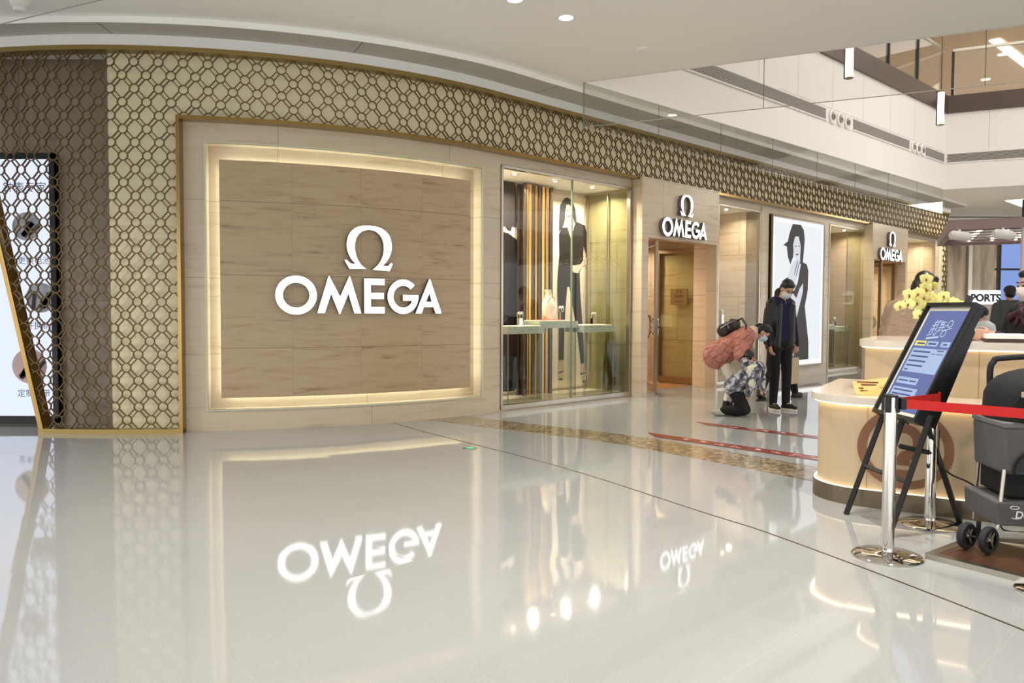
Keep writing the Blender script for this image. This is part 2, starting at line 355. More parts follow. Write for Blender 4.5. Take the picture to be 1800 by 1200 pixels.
# grey ring of ceiling along the curved front + white crown + gold trim
def ro(s): return min(.62,max(.50,.50+.03*s))
mb=MB(); ss=[-6+.15*i for i in range(190)]
ss=[s for s in ss if s<21.9]
for a,b in zip(ss[:-1],ss[1:]):
    mb.hexa([P(a,4.262,.0),P(b,4.262,.0),P(b,4.262,ro(b)),P(a,4.262,ro(a)),P(a,ZC-.001,.0),P(b,ZC-.001,.0),P(b,ZC-.001,ro(b)),P(a,ZC-.001,ro(a))])
struct(mb,'trim_3',M_ceil,weld=True)
mb=MB()
for a,b in zip(ss[:-1],ss[1:]):
    mb.hexa([P(a,4.2615,.1),P(b,4.2615,.1),P(b,4.2615,ro(b)-.005),P(a,4.2615,ro(a)-.005),P(a,4.2619,.1),P(b,4.2619,.1),P(b,4.2619,ro(b)-.005),P(a,4.2619,ro(a)-.005)])
struct(mb,'trim_10',M_ring,weld=True)
mb=MB()
for s in (.15,2.6,5.2,8.2,11.2,14.2,17.2,20.2):
    mb.hexa([P(s,4.2600,.17),P(s+.01,4.2600,.17),P(s+.01,4.2600,ro(s)),P(s,4.2600,ro(s)),P(s,4.2612,.17),P(s+.01,4.2612,.17),P(s+.01,4.2612,ro(s)),P(s,4.2612,ro(s))])
struct(mb,'trim_4',mat('ring_joint',RGB(120,116,106),.7))
fslab('trim_5',M_white,[(-6,21.9,4.149,4.262,-.1,.162)],kind='structure')
# ---------------- stone facade (arc part with recess, then piers)
ZT=3.437
fr=-.30
W=[(.765,1.03,0,ZT,fr,0),(4.415,4.74,0,ZT,fr,0),(1.03,4.415,0,.237,fr,0),(1.03,4.415,3.18,ZT,fr,0)]
fslab('wall_front',M_wall,W,kind='structure')
fslab('wall_front',M_wall,[(4.74,7.53,3.28,ZT,fr,0),(4.74,7.53,-.001,.03,-.9,0)],kind='structure')
fslab('wall_front',M_wall,[(7.53,7.62,0,ZT,-.95,0),(11.56,11.9,0,ZT,fr,0),(10.05,11.56,3.29,ZT,fr,0),(10.05,11.56,-.001,.06,-.9,0),(14.26,14.56,0,ZT,fr,0),(11.9,14.26,3.27,ZT,fr,0),(11.9,14.26,0,.2,fr,0),(11.9,14.26,.2,3.27,fr,-.04),
   (14.56,16.6,3.28,ZT,fr,0),(14.56,16.6,-.001,.05,-.9,0),(16.6,16.72,0,ZT,-.95,0),(21.2,21.48,0,ZT,fr,0),(19.1,21.2,3.33,ZT,fr,0),(19.1,21.2,-.001,.06,-.9,0)],kind='structure')
# recess: back, and the lit joint around the floating sign panel
fslab('wall_recess',M_wall,[(1.03,4.415,.237,3.18,fr,-.17)],kind='structure')
M_lip=mat('pale_stone_lip',RGB(206,202,180),.4)
# thin pale lip around the recess
t=thing('recess_surround',P(2.7,0,0),0,'slim pale edging and hidden light strips of the lit recess around the large sign','recess trim')
for nm,p in (('rail',(1.01,4.435,.222,.237,-.02,.012)),('rail',(1.01,4.435,3.18,3.195,-.02,.012)),('stile',(1.01,1.03,.222,3.195,-.02,.012)),('stile',(4.415,4.435,.222,3.195,-.02,.012))):
    c=MB();u=[];slab(c,u,*p);part(c,nm,M_lip,t)
fslab('wall_panel',M_panel,[(1.165,4.26,.36,3.01,-.10,-.045)],kind='structure')
M_led=glow('warm_white_led_strip',(.93,1,.84,1),6.5)
for p in ((1.20,4.22,.40,.415,-.165,-.115),(1.20,4.22,2.955,2.97,-.165,-.115),(1.20,1.215,.42,2.95,-.165,-.115),(4.205,4.22,.42,2.95,-.165,-.115)):
    c=MB();u=[];slab(c,u,*p);part(c,'light_strip',M_led,t)
# ---------------- brown marble behind the lattice, left
mb=MB(); uv=[]; rect_uv(mb,uv,(-9.5,9.06,0),(1,0,0),(0,0,1),5.4,4.2)
o=mb.build('wall_left',M_dark,None,uvs=uv); o['kind']='structure'; so=o.modifiers.new('solid','SOLIDIFY'); so.thickness=.1; so.offset=-1
# ================================================================== lattice screen
def lattice(nm,s0,s1,z0,z1,cond=None,phase=0):
    mb=MB(); a=.2495; b=.1425; r1,r2=.054,.043; oo=.10; od=.118
    def pr(pts):
        n=len(pts); bb=len(mb.v)
        for (s,z) in pts: mb.v.append(P(s,z,od))
        for (s,z) in pts: mb.v.append(P(s,z,oo))
        mb.f.append(tuple(bb+i for i in range(n))); mb.m.append(0)
        mb.f.append(tuple(bb+n+i for i in reversed(range(n)))); mb.m.append(0)
        for i in range(n): j=(i+1)%n; mb.f.append((bb+i,bb+n+i,bb+n+j,bb+j)); mb.m.append(0)
    ok=lambda s,z: s0<=s<=s1 and z0<=z<=z1 and (cond is None or cond(s,z))
    rows=range(-1,31)
    ANC=3.995
    for ri in range(-2,32):
        z=ANC+b*(1-ri)
        if z<z0-.2 or z>z1+.2: continue
        c0=int((s0-.34)/a)-2; c1=int((s1-.34)/a)+2
        for ci in range(c0,c1+1):
            s=.34+ci*a+(a/2 if (ri%2==0) else 0)
            inc=ok(s,z)
            N=14 if s<8 else 10
            # ring, only segments inside the panel
            for k in range(N):
                t0=2*PI*k/N; t1=2*PI*(k+1)/N; tm=(t0+t1)/2
                if ok(s+r1*math.cos(tm),z+r1*math.sin(tm)):
                    pr([(s+r2*math.cos(t0),z+r2*math.sin(t0)),(s+r1*math.cos(t0),z+r1*math.sin(t0)),(s+r1*math.cos(t1),z+r1*math.sin(t1)),(s+r2*math.cos(t1),z+r2*math.sin(t1))])
            for sx in (1,-1):   # double bars to the two neighbours below
                dx,dz=sx*a/2,-b; L=math.hypot(dx,dz); ux,uz=dx/L,dz/L; px,pz=-uz,ux
                for e in (-.0205,.0205):
                    l0=.045; l1=L-.045
                    for (q0,q1) in ((l0,(l0+l1)/2),((l0+l1)/2,l1)):
                        qm=(q0+q1)/2; 
                        if not ok(s+ux*qm+px*e,z+uz*qm+pz*e): continue
                        pr([(s+ux*q0+px*(e-.0049),z+uz*q0+pz*(e-.0049)),(s+ux*q1+px*(e-.0049),z+uz*q1+pz*(e-.0049)),(s+ux*q1+px*(e+.0049),z+uz*q1+pz*(e+.0049)),(s+ux*q0+px*(e+.0049),z+uz*q0+pz*(e+.0049))])
    return mb
slx=lambda z: -.71-(z-.047)*.2407
t=thing('lattice_screen',P(0,0,.1),0,'tall brass lattice screen of rings and bars left of the large recessed sign','screen')
part(lattice('',-3.4,.755,.05,4.10,lambda s,z: s>slx(z)+.01 and (s>-9)),'fretwork',M_brass,t)
c=MB();u=[];slab(c,u,.765,.80,-.0,ZT,.0,.15);part(c,'gold_edge',M_gold,t)
c=MB();u=[];slab(c,u,-.74,.80,.0,.05,.02,.15);part(c,'bottom_rail',M_goldtrim,t)
c=MB(); q=lambda z,ds,o:P(slx(z)+ds,z,o)
c.hexa([q(0,-.025,-.0),q(0,.03,-.0),q(0,.03,.15),q(0,-.025,.15),q(4.10,-.025,-.0),q(4.10,.03,-.0),q(4.10,.03,.15),q(4.10,-.025,.15)]); part(c,'slanted_edge',M_gold,t)
c=MB(); c.hexa([q(0,-.04,-.02),q(0,-.026,-.02),q(0,-.026,.13),q(0,-.04,.13),q(4.10,-.04,-.02),q(4.10,-.026,-.02),q(4.10,-.026,.13),q(4.10,-.04,.13)]); part(c,'slanted_backing',M_black,t)
c=MB();u=[];slab(c,u,.025,.765,.0,ZT,-.02,.03);part(c,'backing_panel',M_cream,t)
t=thing('lattice_frieze',P(10,3.45,.1),0,'long brass lattice frieze over the whole curved marble shopfront','frieze')
part(lattice('',.755,21.95,3.44,4.10),'fretwork',M_brass,t)
c=MB();u=[];slab(c,u,.025,21.95,ZT,4.12,-.02,.03);part(c,'backing_panel',M_cream,t)
c=MB();u=[];slab(c,u,.80,21.95,ZT-.04,ZT+.0,.001,.15);part(c,'bottom_rail',M_gold,t)
c=MB();u=[];slab(c,u,-6,21.95,4.10,4.148,.0,.17);part(c,'top_rail',M_goldtrim,t)
t=thing('lattice_column',P(21.7,0,.1),0,'narrow vertical brass lattice strip ending the shopfront at its far right','screen')
part(lattice('',21.5,21.95,.05,3.44),'fretwork',M_brass,t)
c=MB();u=[];slab(c,u,21.48,21.97,.0,ZT,-.3,.03);part(c,'backing_panel',M_cream,t)
# ================================================================== illuminated signs
def arc(cx,cy,rx,ry,a0,a1,n): return [(cx+rx*math.cos(a0+(a1-a0)*i/n),cy+ry*math.sin(a0+(a1-a0)*i/n)) for i in range(n+1)]
def pxl(pts): return [((x-203)/278.,(853-y)/278.) for x,y in pts]
LET={}
LET['O']=[arc(.567,.5,.567,.545,0,2*PI,40)[:-1],arc(.567,.5,.365,.35,0,2*PI,40)[:-1]]
LET['M']=[[(1.14,0),(1.445,1.0),(1.465,1.05),(1.485,1.05),(1.51,1.0),(1.79,.47),(2.03,1.0),(2.055,1.05),(2.075,1.05),(2.095,1.0),(2.40,0),(2.2,0),(2.03,.56),(1.79,-.02),(1.76,-.02),(1.53,.55),(1.35,0)]]
LET['E']=[[(2.49,0),(3.11,0),(3.11,.18),(2.69,.18),(2.69,.41),(3.09,.41),(3.09,.59),(2.69,.59),(2.69,.82),(3.11,.82),(3.11,1.0),(2.49,1.0)]]
gc=(3.70,.49); go=arc(*gc,.50,.51,R(42),R(360),34); gi=arc(*gc,.315,.325,R(42),R(338),30)
LET['G']=[go+[(4.20,.545),(3.69,.545),(3.69,.375),(3.985,.375)]+gi[::-1][1:]]
LET['A']=[[(4.10,0),(4.555,1.0),(4.57,1.03),(4.60,1.03),(4.615,1.0),(5.0,0),(4.79,0),(4.72,.185),(4.38,.185),(4.31,0)],[(4.45,.345),(4.66,.345),(4.575,.60)]]
OM=pxl([(912,498),(775,500),(735,434),(741,429),(752,430),(785,457),(828,462),(795,430),(772,392),(757,350),(753,310),(757,270),(768,235),(787,205),(812,180),(845,163),(885,153),(940,150),(995,153),(1040,165),(1075,185),(1103,212),(1120,245),(1129,285),(1130,325),(1123,365),(1108,400),(1085,435),(1052,468),(1098,470),(1118,447),(1130,446),(1137,453),(1112,510),(968,502),(1005,470),(1035,430),(1055,385),(1063,340),(1061,295),(1050,255),(1030,222),(1000,198),(970,186),(942,183),(912,186),(880,198),(852,222),(832,255),(821,295),(820,340),(828,385),(846,430),(872,466)])
M_face=glow('sign_face_white',(1,.99,.97,1),2.2); M_ret=mat('sign_return_grey',RGB(120,120,122),.35,.7)
def sign(s0,z0,h,o,depth,label,wid=None,omega=(0,0)):
    sm=s0+2.5*h; t=thing('illuminated_sign',P(sm,z0,o),0,label,'sign')
    kx=(wid/5.0 if wid else h)
    for ch in 'OMEGA':
        xs=[p[0] for l in LET[ch] for p in l]; cx=(min(xs)+max(xs))/2
        c=MB(); c.prism([[((x-cx)*kx,y*h) for x,y in l] for l in LET[ch]],0.012,depth,M=frame(s0+cx*kx,z0,o),side=1,face=0); part(c,'letter',[M_face,M_ret],t)
    c=MB(); xc=(940-203)/278.
    c.prism([[((x-xc)*kx,y*h+omega[1]) for x,y in OM]],0.012,depth,M=frame(s0+xc*kx,z0,o),side=1,face=0); part(c,'emblem',[M_face,M_ret],t)
sign(1.755,1.315,.405,-.045,.065,'large glowing white OMEGA sign with omega emblem on the recessed marble panel',wid=2.01)
sign(7.985,2.56,.275,.2,.075,'medium glowing OMEGA sign above the open entrance beside the big display window',wid=1.28)
sign(16.70,2.59,.275,.2,.075,'smallest farthest glowing OMEGA sign above the second entrance',wid=1.36)
# ================================================================== display windows
M_fl=mat('display_floor',RGB(216,202,176),.15)
M_bronze=mat('bronze_frame',RGB(146,130,108),.3,.85)
M_warm=glow('warm_ceiling_panel',(1,.86,.62,1),4.0)
def winbox(s0,s1,zt,dep,n,side=M_side,warm=(1,.88,.70),pw=26,back=None,strip=True):
    b=MB();u=[]
    slab(b,u,s0,s1,0,zt+.1,-dep-.05,-dep); slab(b,u,s0-.05,s0,0,zt+.1,-dep-.05,-.3); slab(b,u,s1,s1+.05,0,zt+.1,-dep-.05,-.0 if s1<21 else -.3)
    o=b.build('wall_display',back or side,None,uvs=u); o['kind']='structure'
    b=MB();u=[]; slab(b,u,s0,s1,.0,.075,-dep,-.02); struct(b,'floor_display',M_fl)
    b=MB();u=[]; slab(b,u,s0,s1,zt,zt+.05,-dep,-.02); struct(b,'ceiling_display',M_white)
    c=(P(s0,zt-.03,-dep/2)+P(s1,zt-.03,-dep/2))/2
    k=max(2,round((s1-s0)/.75))
    for i in range(k): area('display_lamp',P(s0+(s1-s0)*(i+.5)/k,zt-.025,-dep*.42),(0,0,0),.09,pw*1.1/k,warm,spread=R(150))
    f=thing('window_frame',P((s0+s1)/2,0,0),0,'steel frame and glass of '+n,'window')
    for nm,p in (('jamb',(s0,s0+.035,.03,zt,-.05,.015)),('jamb',(s1-.035,s1,.03,zt,-.05,.015)),('head',(s0,s1,zt-.035,zt,-.05,.015)),('sill',(s0,s1,.03,.085,-.05,.02))):
        c=MB();uu=[];slab(c,uu,*p);part(c,nm,M_steel,f)
    c=MB();uu=[];slab(c,uu,s0+.03,s1-.03,.07,zt-.03,-.016,-.008);part(c,'pane',M_glass,f)
    return f
def spots(s0,s1,zt,dep,labs):
    k=len(labs)
    for i in range(k):
        s=s0+(s1-s0)*(i+.5)/k
        t=thing('display_spotlight',P(s,zt-.02,-dep*.35),0,labs[i],'spotlight')
        c=MB(); c.lathe([(.03,0),(.03,.012)],c=P(s,zt-.02,-dep*.35),n=16); part(c,'lens',glow('spot_glow',(1,.9,.7,1),14),t)
        c=MB(); c.lathe([(.03,.0),(.042,0),(.042,.014),(.03,.014)],c=P(s,zt-.02,-dep*.35),n=16,cap=False); part(c,'bezel',M_steel,t)
f=winbox(4.745,7.53,3.27,.95,'the big display window with the photo of the woman in black',side=M_side,pw=84,warm=(1,.93,.80))
c=MB();uu=[];slab(c,uu,6.16,6.172,.08,3.24,-.03,-.0);part(c,'pane_joint',M_edge,f)
winbox(10.05,11.56,3.28,.9,'the narrow display window right of the open entrance',pw=9.5)
winbox(14.56,16.6,3.27,.9,'the display window right of the white poster light box',pw=24)
winbox(19.1,21.2,3.32,.9,'the farthest display window, right of the second entrance',pw=16)
spots(4.9,7.4,3.27,.95,['glowing spotlight at the left end of the big window ceiling','glowing spotlight in the middle of the big window ceiling','glowing spotlight at the right end of the big window ceiling'])
spots(10.2,11.5,3.28,.9,['glowing spotlight in the ceiling of the narrow window right of the entrance']); spots(14.7,16.5,3.27,.9,['glowing spotlight in window right of light box, left of two','glowing spotlight in window right of light box, right of two'])
# posters
M_paper=mat('poster_cream',RGB(222,204,178),.5); M_ink=mat('poster_black',RGB(38,33,30),.45,noise=.3,scale=8); M_skin_p=mat('poster_skin',RGB(200,180,156),.5); M_hairp=mat('poster_hair',RGB(52,44,38),.5)
def z3(pts): return [(860+x/2.5,260+y/2.5) for x,y in pts]
def z4(pts): return [(1110+x/2.857,300+y/2.857) for x,y in pts]
def flatpoly(mb,px,o0,o1,mi=0):
    pts=[szp(x,y,o0) for x,y in px]
    fn=lambda v: P(v.x,v.y,v.z)
    mb.prism([pts],o0,o1,fn=fn,side=mi,face=mi)
PO=-.90
t=thing('wall_poster',P(7.2,.12,PO),0,'tall cream photo poster of a dark-haired woman standing in black clothes','poster')
c=MB();u=[];slab(c,u,6.62,7.50,.12,3.2,-.945,PO);part(c,'sheet',M_paper,t)
c=MB()
for k,pl in enumerate([[(380,322),(420,340),(430,380),(442,472),(428,480),(414,430),(412,500),(404,530),(397,545),(400,640),(410,780),(418,945),(402,948),(385,800),(365,690),(352,610),(343,610),(335,700),(330,800),(327,930),(304,932),(305,800),(298,640),(300,560),(308,470),(306,380),(318,350),(345,350),(358,400)]]): flatpoly(c,z3(pl),PO+.001,PO+.003)
part(c,'black_outfit',M_ink,t)
c=MB(); flatpoly(c,z3([(330,222),(342,217),(358,225),(370,245),(378,270),(384,320),(376,330),(368,318),(366,290),(358,255),(345,250),(335,270),(332,320),(322,350),(306,370),(308,300),(312,250)]),PO+.0035,PO+.0045); part(c,'hair',M_hairp,t)
for nm,pl in (('face',[(338,250),(350,248),(362,262),(368,290),(362,312),(352,308),(336,290)]),('neck',[(352,306),(366,300),(374,330),(358,400),(350,330)]),('hand',[(430,480),(440,490),(436,505),(405,525),(390,550),(372,548),(358,525),(365,515),(385,515),(402,510),(415,490)]),('foot',[(306,935),(326,935),(328,970),(322,1020),(306,1018),(303,980)]),('foot',[(402,950),(416,950),(424,985),(430,1030),(408,1030),(398,985)])):
    c=MB(); flatpoly(c,z3(pl),PO+.004,PO+.0055); part(c,nm,M_skin_p,t)
for nm,pl in (('eye',[(341,272),(349,271),(349,275),(342,276)]),('eye',[(357,270),(363,269),(363,273),(358,274)]),('mouth',[(347,298),(358,296),(357,301),(348,302)]),('sandal_strap',[(304,985),(326,978),(325,984),(305,990)]),('sandal_strap',[(400,990),(424,985),(425,991),(401,996)]),('sandal_toe',[(410,1022),(430,1020),(430,1030),(410,1032)]),('sandal_toe',[(306,1012),(323,1010),(322,1020),(306,1019)])):
    c=MB(); flatpoly(c,z3(pl),PO+.006,PO+.007); part(c,nm,M_ink,t)
t=thing('wall_poster',P(5.3,.12,PO),0,'cropped photo poster of a woman in black seen from behind, left end of window','poster')
c=MB();u=[];slab(c,u,4.80,6.0,.12,3.2,-.945,PO);part(c,'sheet',M_paper,t)
c=MB(); flatpoly(c,z3([(-30,360),(40,362),(85,375),(130,410),(132,600),(125,1040),(110,1068),(52,1072),(-30,1072)]),PO+.001,PO+.003); part(c,'black_outfit',M_ink,t)
c=MB(); flatpoly(c,z3([(20,125),(90,118),(108,135),(118,180),(122,320),(118,350),(100,345),(95,365),(80,360),(70,345),(20,350)]),PO+.0035,PO+.0045); part(c,'hair',M_hairp,t)
# fluted bronze tubes
M_tube=[mat('tube_bronze',RGB(188,150,96),.2,.9),mat('tube_dark',RGB(96,84,68),.25,.8),mat('tube_gold',RGB(232,190,118),.18,.9)]
t=thing('tube_column',P(6.2,.075,-.72),0,'cluster of tall polished bronze tubes between the two window posters','column')
for i in range(9):
    s=5.90+i*.072; o_=-.72-.05*math.sin(PI*i/8); c=MB(); c.tube([P(s,.075,o_),P(s,3.24,o_)],.03,n=14); part(c,'tube',M_tube[[1,0,2,1,0,1,2,0,1][i]],t,smooth=True)
c=MB();u=[];slab(c,u,5.86,6.54,.075,3.24,-.84,-.82);part(c,'backboard',M_tube[1],t)
# green glass panels on the right side of the big window
for k,(sa,oa,sb,ob) in enumerate(((7.40,-.78,7.47,-.42),(7.47,-.42,7.49,-.06))):
    t=thing('green_glass_panel',P(sa,.075,oa),0,('back','front')[k]+' pane of green tinted glass standing at right end of the big window','glass panel')
    c=MB(); pa,pb=P(sa,0,oa),P(sb,0,ob); n=(pb-pa).normalized().cross(Vector((0,0,1)))*.006
    c.hexa([pa+Vector((0,0,.076)),pb+Vector((0,0,.076)),pb+n+Vector((0,0,.076)),pa+n+Vector((0,0,.076)),pa+Vector((0,0,3.22)),pb+Vector((0,0,3.22)),pb+n+Vector((0,0,3.22)),pa+n+Vector((0,0,3.22))]); part(c,'pane',M_green,t)
    c=MB(); c.tube([pa+Vector((0,0,.076)),pa+Vector((0,0,3.22))],.012,n=8); part(c,'steel_edge',M_bronze,t)
# display tables with glass legs, crackled glass tops
M_crack=mat('crackled_glass',RGB(112,124,104),.08,0.3,noise=.7,scale=55,bump=.8,col2=RGB(226,232,214))
M_leather=mat('cream_leather',RGB(238,226,200),.5); M_red=mat('red_felt',RGB(176,50,40),.7)
def table(s0,s1,o0,o1,zt,label,th=.10):
    t=thing('display_table',P((s0+s1)/2,.075,(o0+o1)/2),0,label,'display table')
    c=MB();u=[];slab(c,u,s0,s1,zt-th,zt,o0,o1);part(c,'crackled_glass_top',M_crack,t)
    for s in (s0+.03,s1-.04):
        c=MB();u=[];slab(c,u,s,s+.012,.076,zt-th,o0+.02,o1-.02);part(c,'glass_leg',M_green if s>s0+.05 else M_glass,t)
        c=MB();u=[];slab(c,u,s-.001,s+.013,.076,zt-th,o1-.02,o1-.014);part(c,'leg_edge',M_edge,t)
    c=MB();u=[];slab(c,u,s0+.05,s1-.05,zt,zt+.012,o0+.03,o1-.03);part(c,'leather_pad',M_leather,t)
def riser(s,o_,z,h,label,grp='watch stands in the shop windows'):
    t=thing('watch_stand',P(s,z,o_),0,label,'watch stand',grp)
    c=MB();M=frame(s,z,o_)
    c.box((0,h*.3,0),(.07,h*.6,.05),M=M); part(c,'block',M_chrome,t)
    for dx in (-.025,.03):
        c=MB(); c.tube([M@Vector((dx+.028*math.cos(a),h*.6+.04+.038*math.sin(a),.0)) for a in [2*PI*k/14 for k in range(14)]],.009,n=6,closed=True); part(c,'watch_strap',M_gold if dx<0 else M_chrome,t,smooth=True)
        c=MB(); c.lathe([(.02,-.006),(.02,.006)],n=14,M=M@Matrix.Translation((dx,h*.6+.075,.01))); part(c,'watch_dial',M_white,t)
table(4.98,5.72,-.50,-.12,1.13,'left display table with crackled glass top in big window, under watch stand')
table(5.72,6.55,-.62,-.22,1.20,'middle taller display table with crackled glass top carrying the necklace bust')
table(6.57,7.32,-.50,-.12,1.13,'right display table with crackled glass top in front of the woman poster')
riser(5.4,-.3,1.142,.17,'watch stand on left display table of the big window'); riser(7.02,-.32,1.142,.16,'watch stand on right display table of the big window')
riser(6.42,-.45,1.212,.2,'watch stand beside the necklace bust on the middle table')
for (s,o_,z,wd,lb) in ((5.35,-.31,1.142,.5,'thin red-edged tray under the watch stand on the left table'),(6.95,-.31,1.142,.4,'thin red-edged tray under the watch stand on the right table'),(6.0,-.42,1.212,.36,'thin red-edged tray under the necklace bust on the middle table')):
    pass
def bust(s,o_,z,label,k=1.):
    t=thing('necklace_bust',P(s,z,o_),0,label,'bust'); M=frame(s,z,o_)@Matrix.Scale(k,4)
    prof=[(.0,.0,.055,.05),(0,.03,.05,.045),(.0,.06,.09,.05),(.01,.14,.115,.06),(.0,.21,.10,.055),(-.01,.26,.05,.04),(-.012,.32,.04,.036),(-.02,.36,.045,.04)]
    c=MB(); vs=[];n=18
    for (cx,h,rx,rz) in prof:
        for j in range(n): a=2*PI*j/n; vs.append(M@Vector((cx+rx*math.cos(a),h,rz*math.sin(a))))
    c.add(vs,[(i*n+j,i*n+(j+1)%n,(i+1)*n+(j+1)%n,(i+1)*n+j) for i in range(len(prof)-1) for j in range(n)]+[tuple(range(n)),tuple((len(prof)-1)*n+j for j in reversed(range(n)))])
    part(c,'torso_form',M_leather,t,smooth=True)
    c=MB(); c.tube([M@Vector((-.012+.05*math.sin(a),.27-.10*math.sin(a/1.)*0-.1*(.5-.5*math.cos(a)),.05+.02*math.cos(a))) for a in [2*PI*i/20 for i in range(20)]],.004,n=6,closed=True); part(c,'necklace',M_gold,t,smooth=True)
    c=MB(); c.box((0,-.004,0),(.3,.008,.16),M=M@Matrix.Translation((0,.006,0))); part(c,'base_tray',M_red,t)
bust(6.12,-.42,1.214,'cream necklace bust on the middle table of the big display window',1.25)
# window right of the poster light box: bust, tables
table(14.75,15.35,-.55,-.15,1.05,'near display table with crackled glass top in window right of light box')
table(15.4,16.2,-.62,-.2,1.0,'far display table with crackled glass top in window right of light box')
bust(14.98,-.33,1.064,'cream necklace bust in the window right of the poster light box',1.0)
riser(15.8,-.4,1.012,.2,'watch stand in the window right of the light box')
t=thing('tube_column',P(15.1,.075,-.78),0,'cluster of dark bronze tubes in the window right of the light box','column')
for i in range(5):
    c=MB(); c.tube([P(15.0+i*.072,.075,-.8),P(15.0+i*.072,3.2,-.8)],.03,n=12); part(c,'tube',M_tube[[1,0,1,0,1][i]],t,smooth=True)
t=thing('green_glass_panel',P(15.9,.075,-.45),0,'single tall green tinted glass pane in the window right of the light box','glass panel')
c=MB();u=[];slab(c,u,15.75,16.52,.076,3.2,-.112,-.10);part(c,'pane',M_green,t)
c=MB();u=[];slab(c,u,15.73,15.75,.076,3.2,-.115,-.095);part(c,'steel_edge',M_bronze,t)
# narrow window: watch stand and table
table(10.6,11.3,-.55,-.15,1.1,'display table in the narrow window behind the woman in pink')
riser(10.8,-.35,1.112,.3,'tall watch stand in the narrow window behind the backpack')
for s in (10.22,):
    t=thing('window_post',P(s,0,-.1),0,'slim bronze post at the left edge of the narrow display window','post')
    c=MB();u=[];slab(c,u,s,s+.05,.076,3.24,-.2,-.1);part(c,'shaft',M_bronze,t)
# ---------------- poster light box
t=thing('poster_light_box',P(13.06,.21,0),0,'tall glowing white light box poster of a woman in a black dress','light box')
def lightbox_mat(nm,col,s): 
    return glow(nm,col,s)
BO=.045
c=MB();u=[];slab(c,u,11.93,14.23,.215,3.25,-.035,.03);part(c,'housing',M_blackm,t)
for p in ((11.93,14.23,.215,.25,.03,.06),(11.93,14.23,3.215,3.25,.03,.06),(11.93,11.965,.25,3.215,.03,.06),(14.195,14.23,.25,3.215,.03,.06)):
    c=MB();u=[];slab(c,u,*p);part(c,'frame_bar',M_bronze,t)
c=MB();u=[];slab(c,u,11.965,14.195,.25,3.215,.031,BO);part(c,'lit_sheet',glow('lit_poster_white',(.86,.90,.93,1),.68),t)
c=MB()
for p in ((12.0,14.16,.27,.34,BO,BO+.001),(12.0,12.05,.34,3.18,BO,BO+.001),(14.11,14.16,.34,3.18,BO,BO+.001),(12.0,14.16,3.13,3.18,BO,BO+.001)):
    u=[];slab(c,u,*p)
part(c,'lit_border',glow('lit_border',(1,.99,.98,1),.95),t)
c=MB(); flatpoly(c,z4([(862,460),(880,470),(888,500),(885,600),(870,680),(878,760),(888,860),(888,945),(842,950),(815,950),(812,700),(800,660),(770,590),(755,555),(790,530),(790,560),(815,605),(835,560),(845,500),(852,465)]),BO+.001,BO+.0025); part(c,'black_dress',mat('poster_dress',RGB(62,58,60),.5,noise=.6,scale=14),t)
c=MB(); flatpoly(c,z4([(810,268),(850,270),(866,300),(870,345),(866,400),(860,465),(845,470),(850,380),(840,330),(825,330),(815,370),(812,430),(798,470),(785,430),(780,380),(762,372),(785,355),(795,310)]),BO+.003,BO+.004); part(c,'hair',mat('poster_hair2',RGB(40,38,40),.5),t)
c=MB()
for pl in ([(822,330),(840,330),(850,380),(845,430),(830,445),(815,430),(812,370)],[(830,440),(848,450),(842,500),(825,560),(812,600),(790,560),(785,530),(800,480),(815,455)],[(800,600),(828,640),(845,590),(862,565),(860,610),(838,700),(825,755),(812,700),(800,650)]): flatpoly(c,z4(pl),BO+.0045,BO+.0055)
part(c,'skin',glow('lit_poster_skin',(.78,.8,.88,1),.62),t)
c=MB()
for pl in ([(820,378),(829,376),(829,381),(821,383)],[(838,376),(845,376),(845,381),(838,381)],[(826,418),(838,416),(837,423),(827,424)],[(833,452),(836,452),(820,520),(817,520)],[(842,455),(845,455),(829,530),(826,530)]): flatpoly(c,z4(pl),BO+.006,BO+.0065)
part(c,'facial_features',M_ink,t)
# ================================================================== entrances
def portal(sa,sl,sr,sb,dep,zd):
    b=MB();u=[]
    slab(b,u,sa,sb,zd,ZT,-dep,.2); slab(b,u,sa,sl,0,zd,-dep,.2); slab(b,u,sr,sb,0,zd,-dep,.2)
    o=b.build('wall_portal',M_wall,None,uvs=u); o['kind']='structure'
portal(7.555,7.72,9.70,9.76,.0,2.505)
fslab('wall_portal',M_side,[(9.76,10.05,0,ZT,-.3,.0),(10.0,10.05,0,ZT,-2.2,-.3)],kind='structure')
portal(16.42,16.53,18.5,18.62,.0,2.6)
fslab('wall_portal',M_side,[(18.62,19.1,0,ZT,-.3,.0),(19.04,19.09,0,ZT,-2.2,-.3)],kind='structure')
# right-hand marble return seen through the open leaf
fslab('wall_entrance',M_side,[(10.0,10.04,0,2.7,-2.2,-.95)],kind='structure')
def room(s0,s1,dep,pw,z=2.7):
    fslab('ceiling_shop',M_white,[(s0,s1,z,z+.05,-dep,-.0)],kind='structure')
    M_wood=mat('shop_wood',RGB(176,108,58),.3,noise=.5,scale=3,col2=RGB(120,66,34),stretch=(1,1,.15))
    fslab('wall_shop',M_wood,[(s0-.4,s1+.4,0,z,-dep-.05,-dep)],kind='structure')
    fslab('wall_shop',mat('shop_cream_wall',RGB(228,206,168),.5),[(s0-.05,s0,0,z,-dep,-.35)],kind='structure')
    fslab('floor_shop',mat('shop_floor',RGB(190,140,90),.1),[(s0,s1,.001,.004,-dep,-.4)],kind='structure')
    c=(P(s0,z-.04,-dep/2)+P(s1,z-.04,-dep/2))/2
    for a_ in (.25,.75): area('shop_lamp',P(s0+(s1-s0)*a_,z-.04,-dep*.45),(0,0,0),.12,pw*.38,(1,.84,.62),spread=R(150))
room(7.62,10.0,3.2,60); room(16.72,19.04,3.0,50)
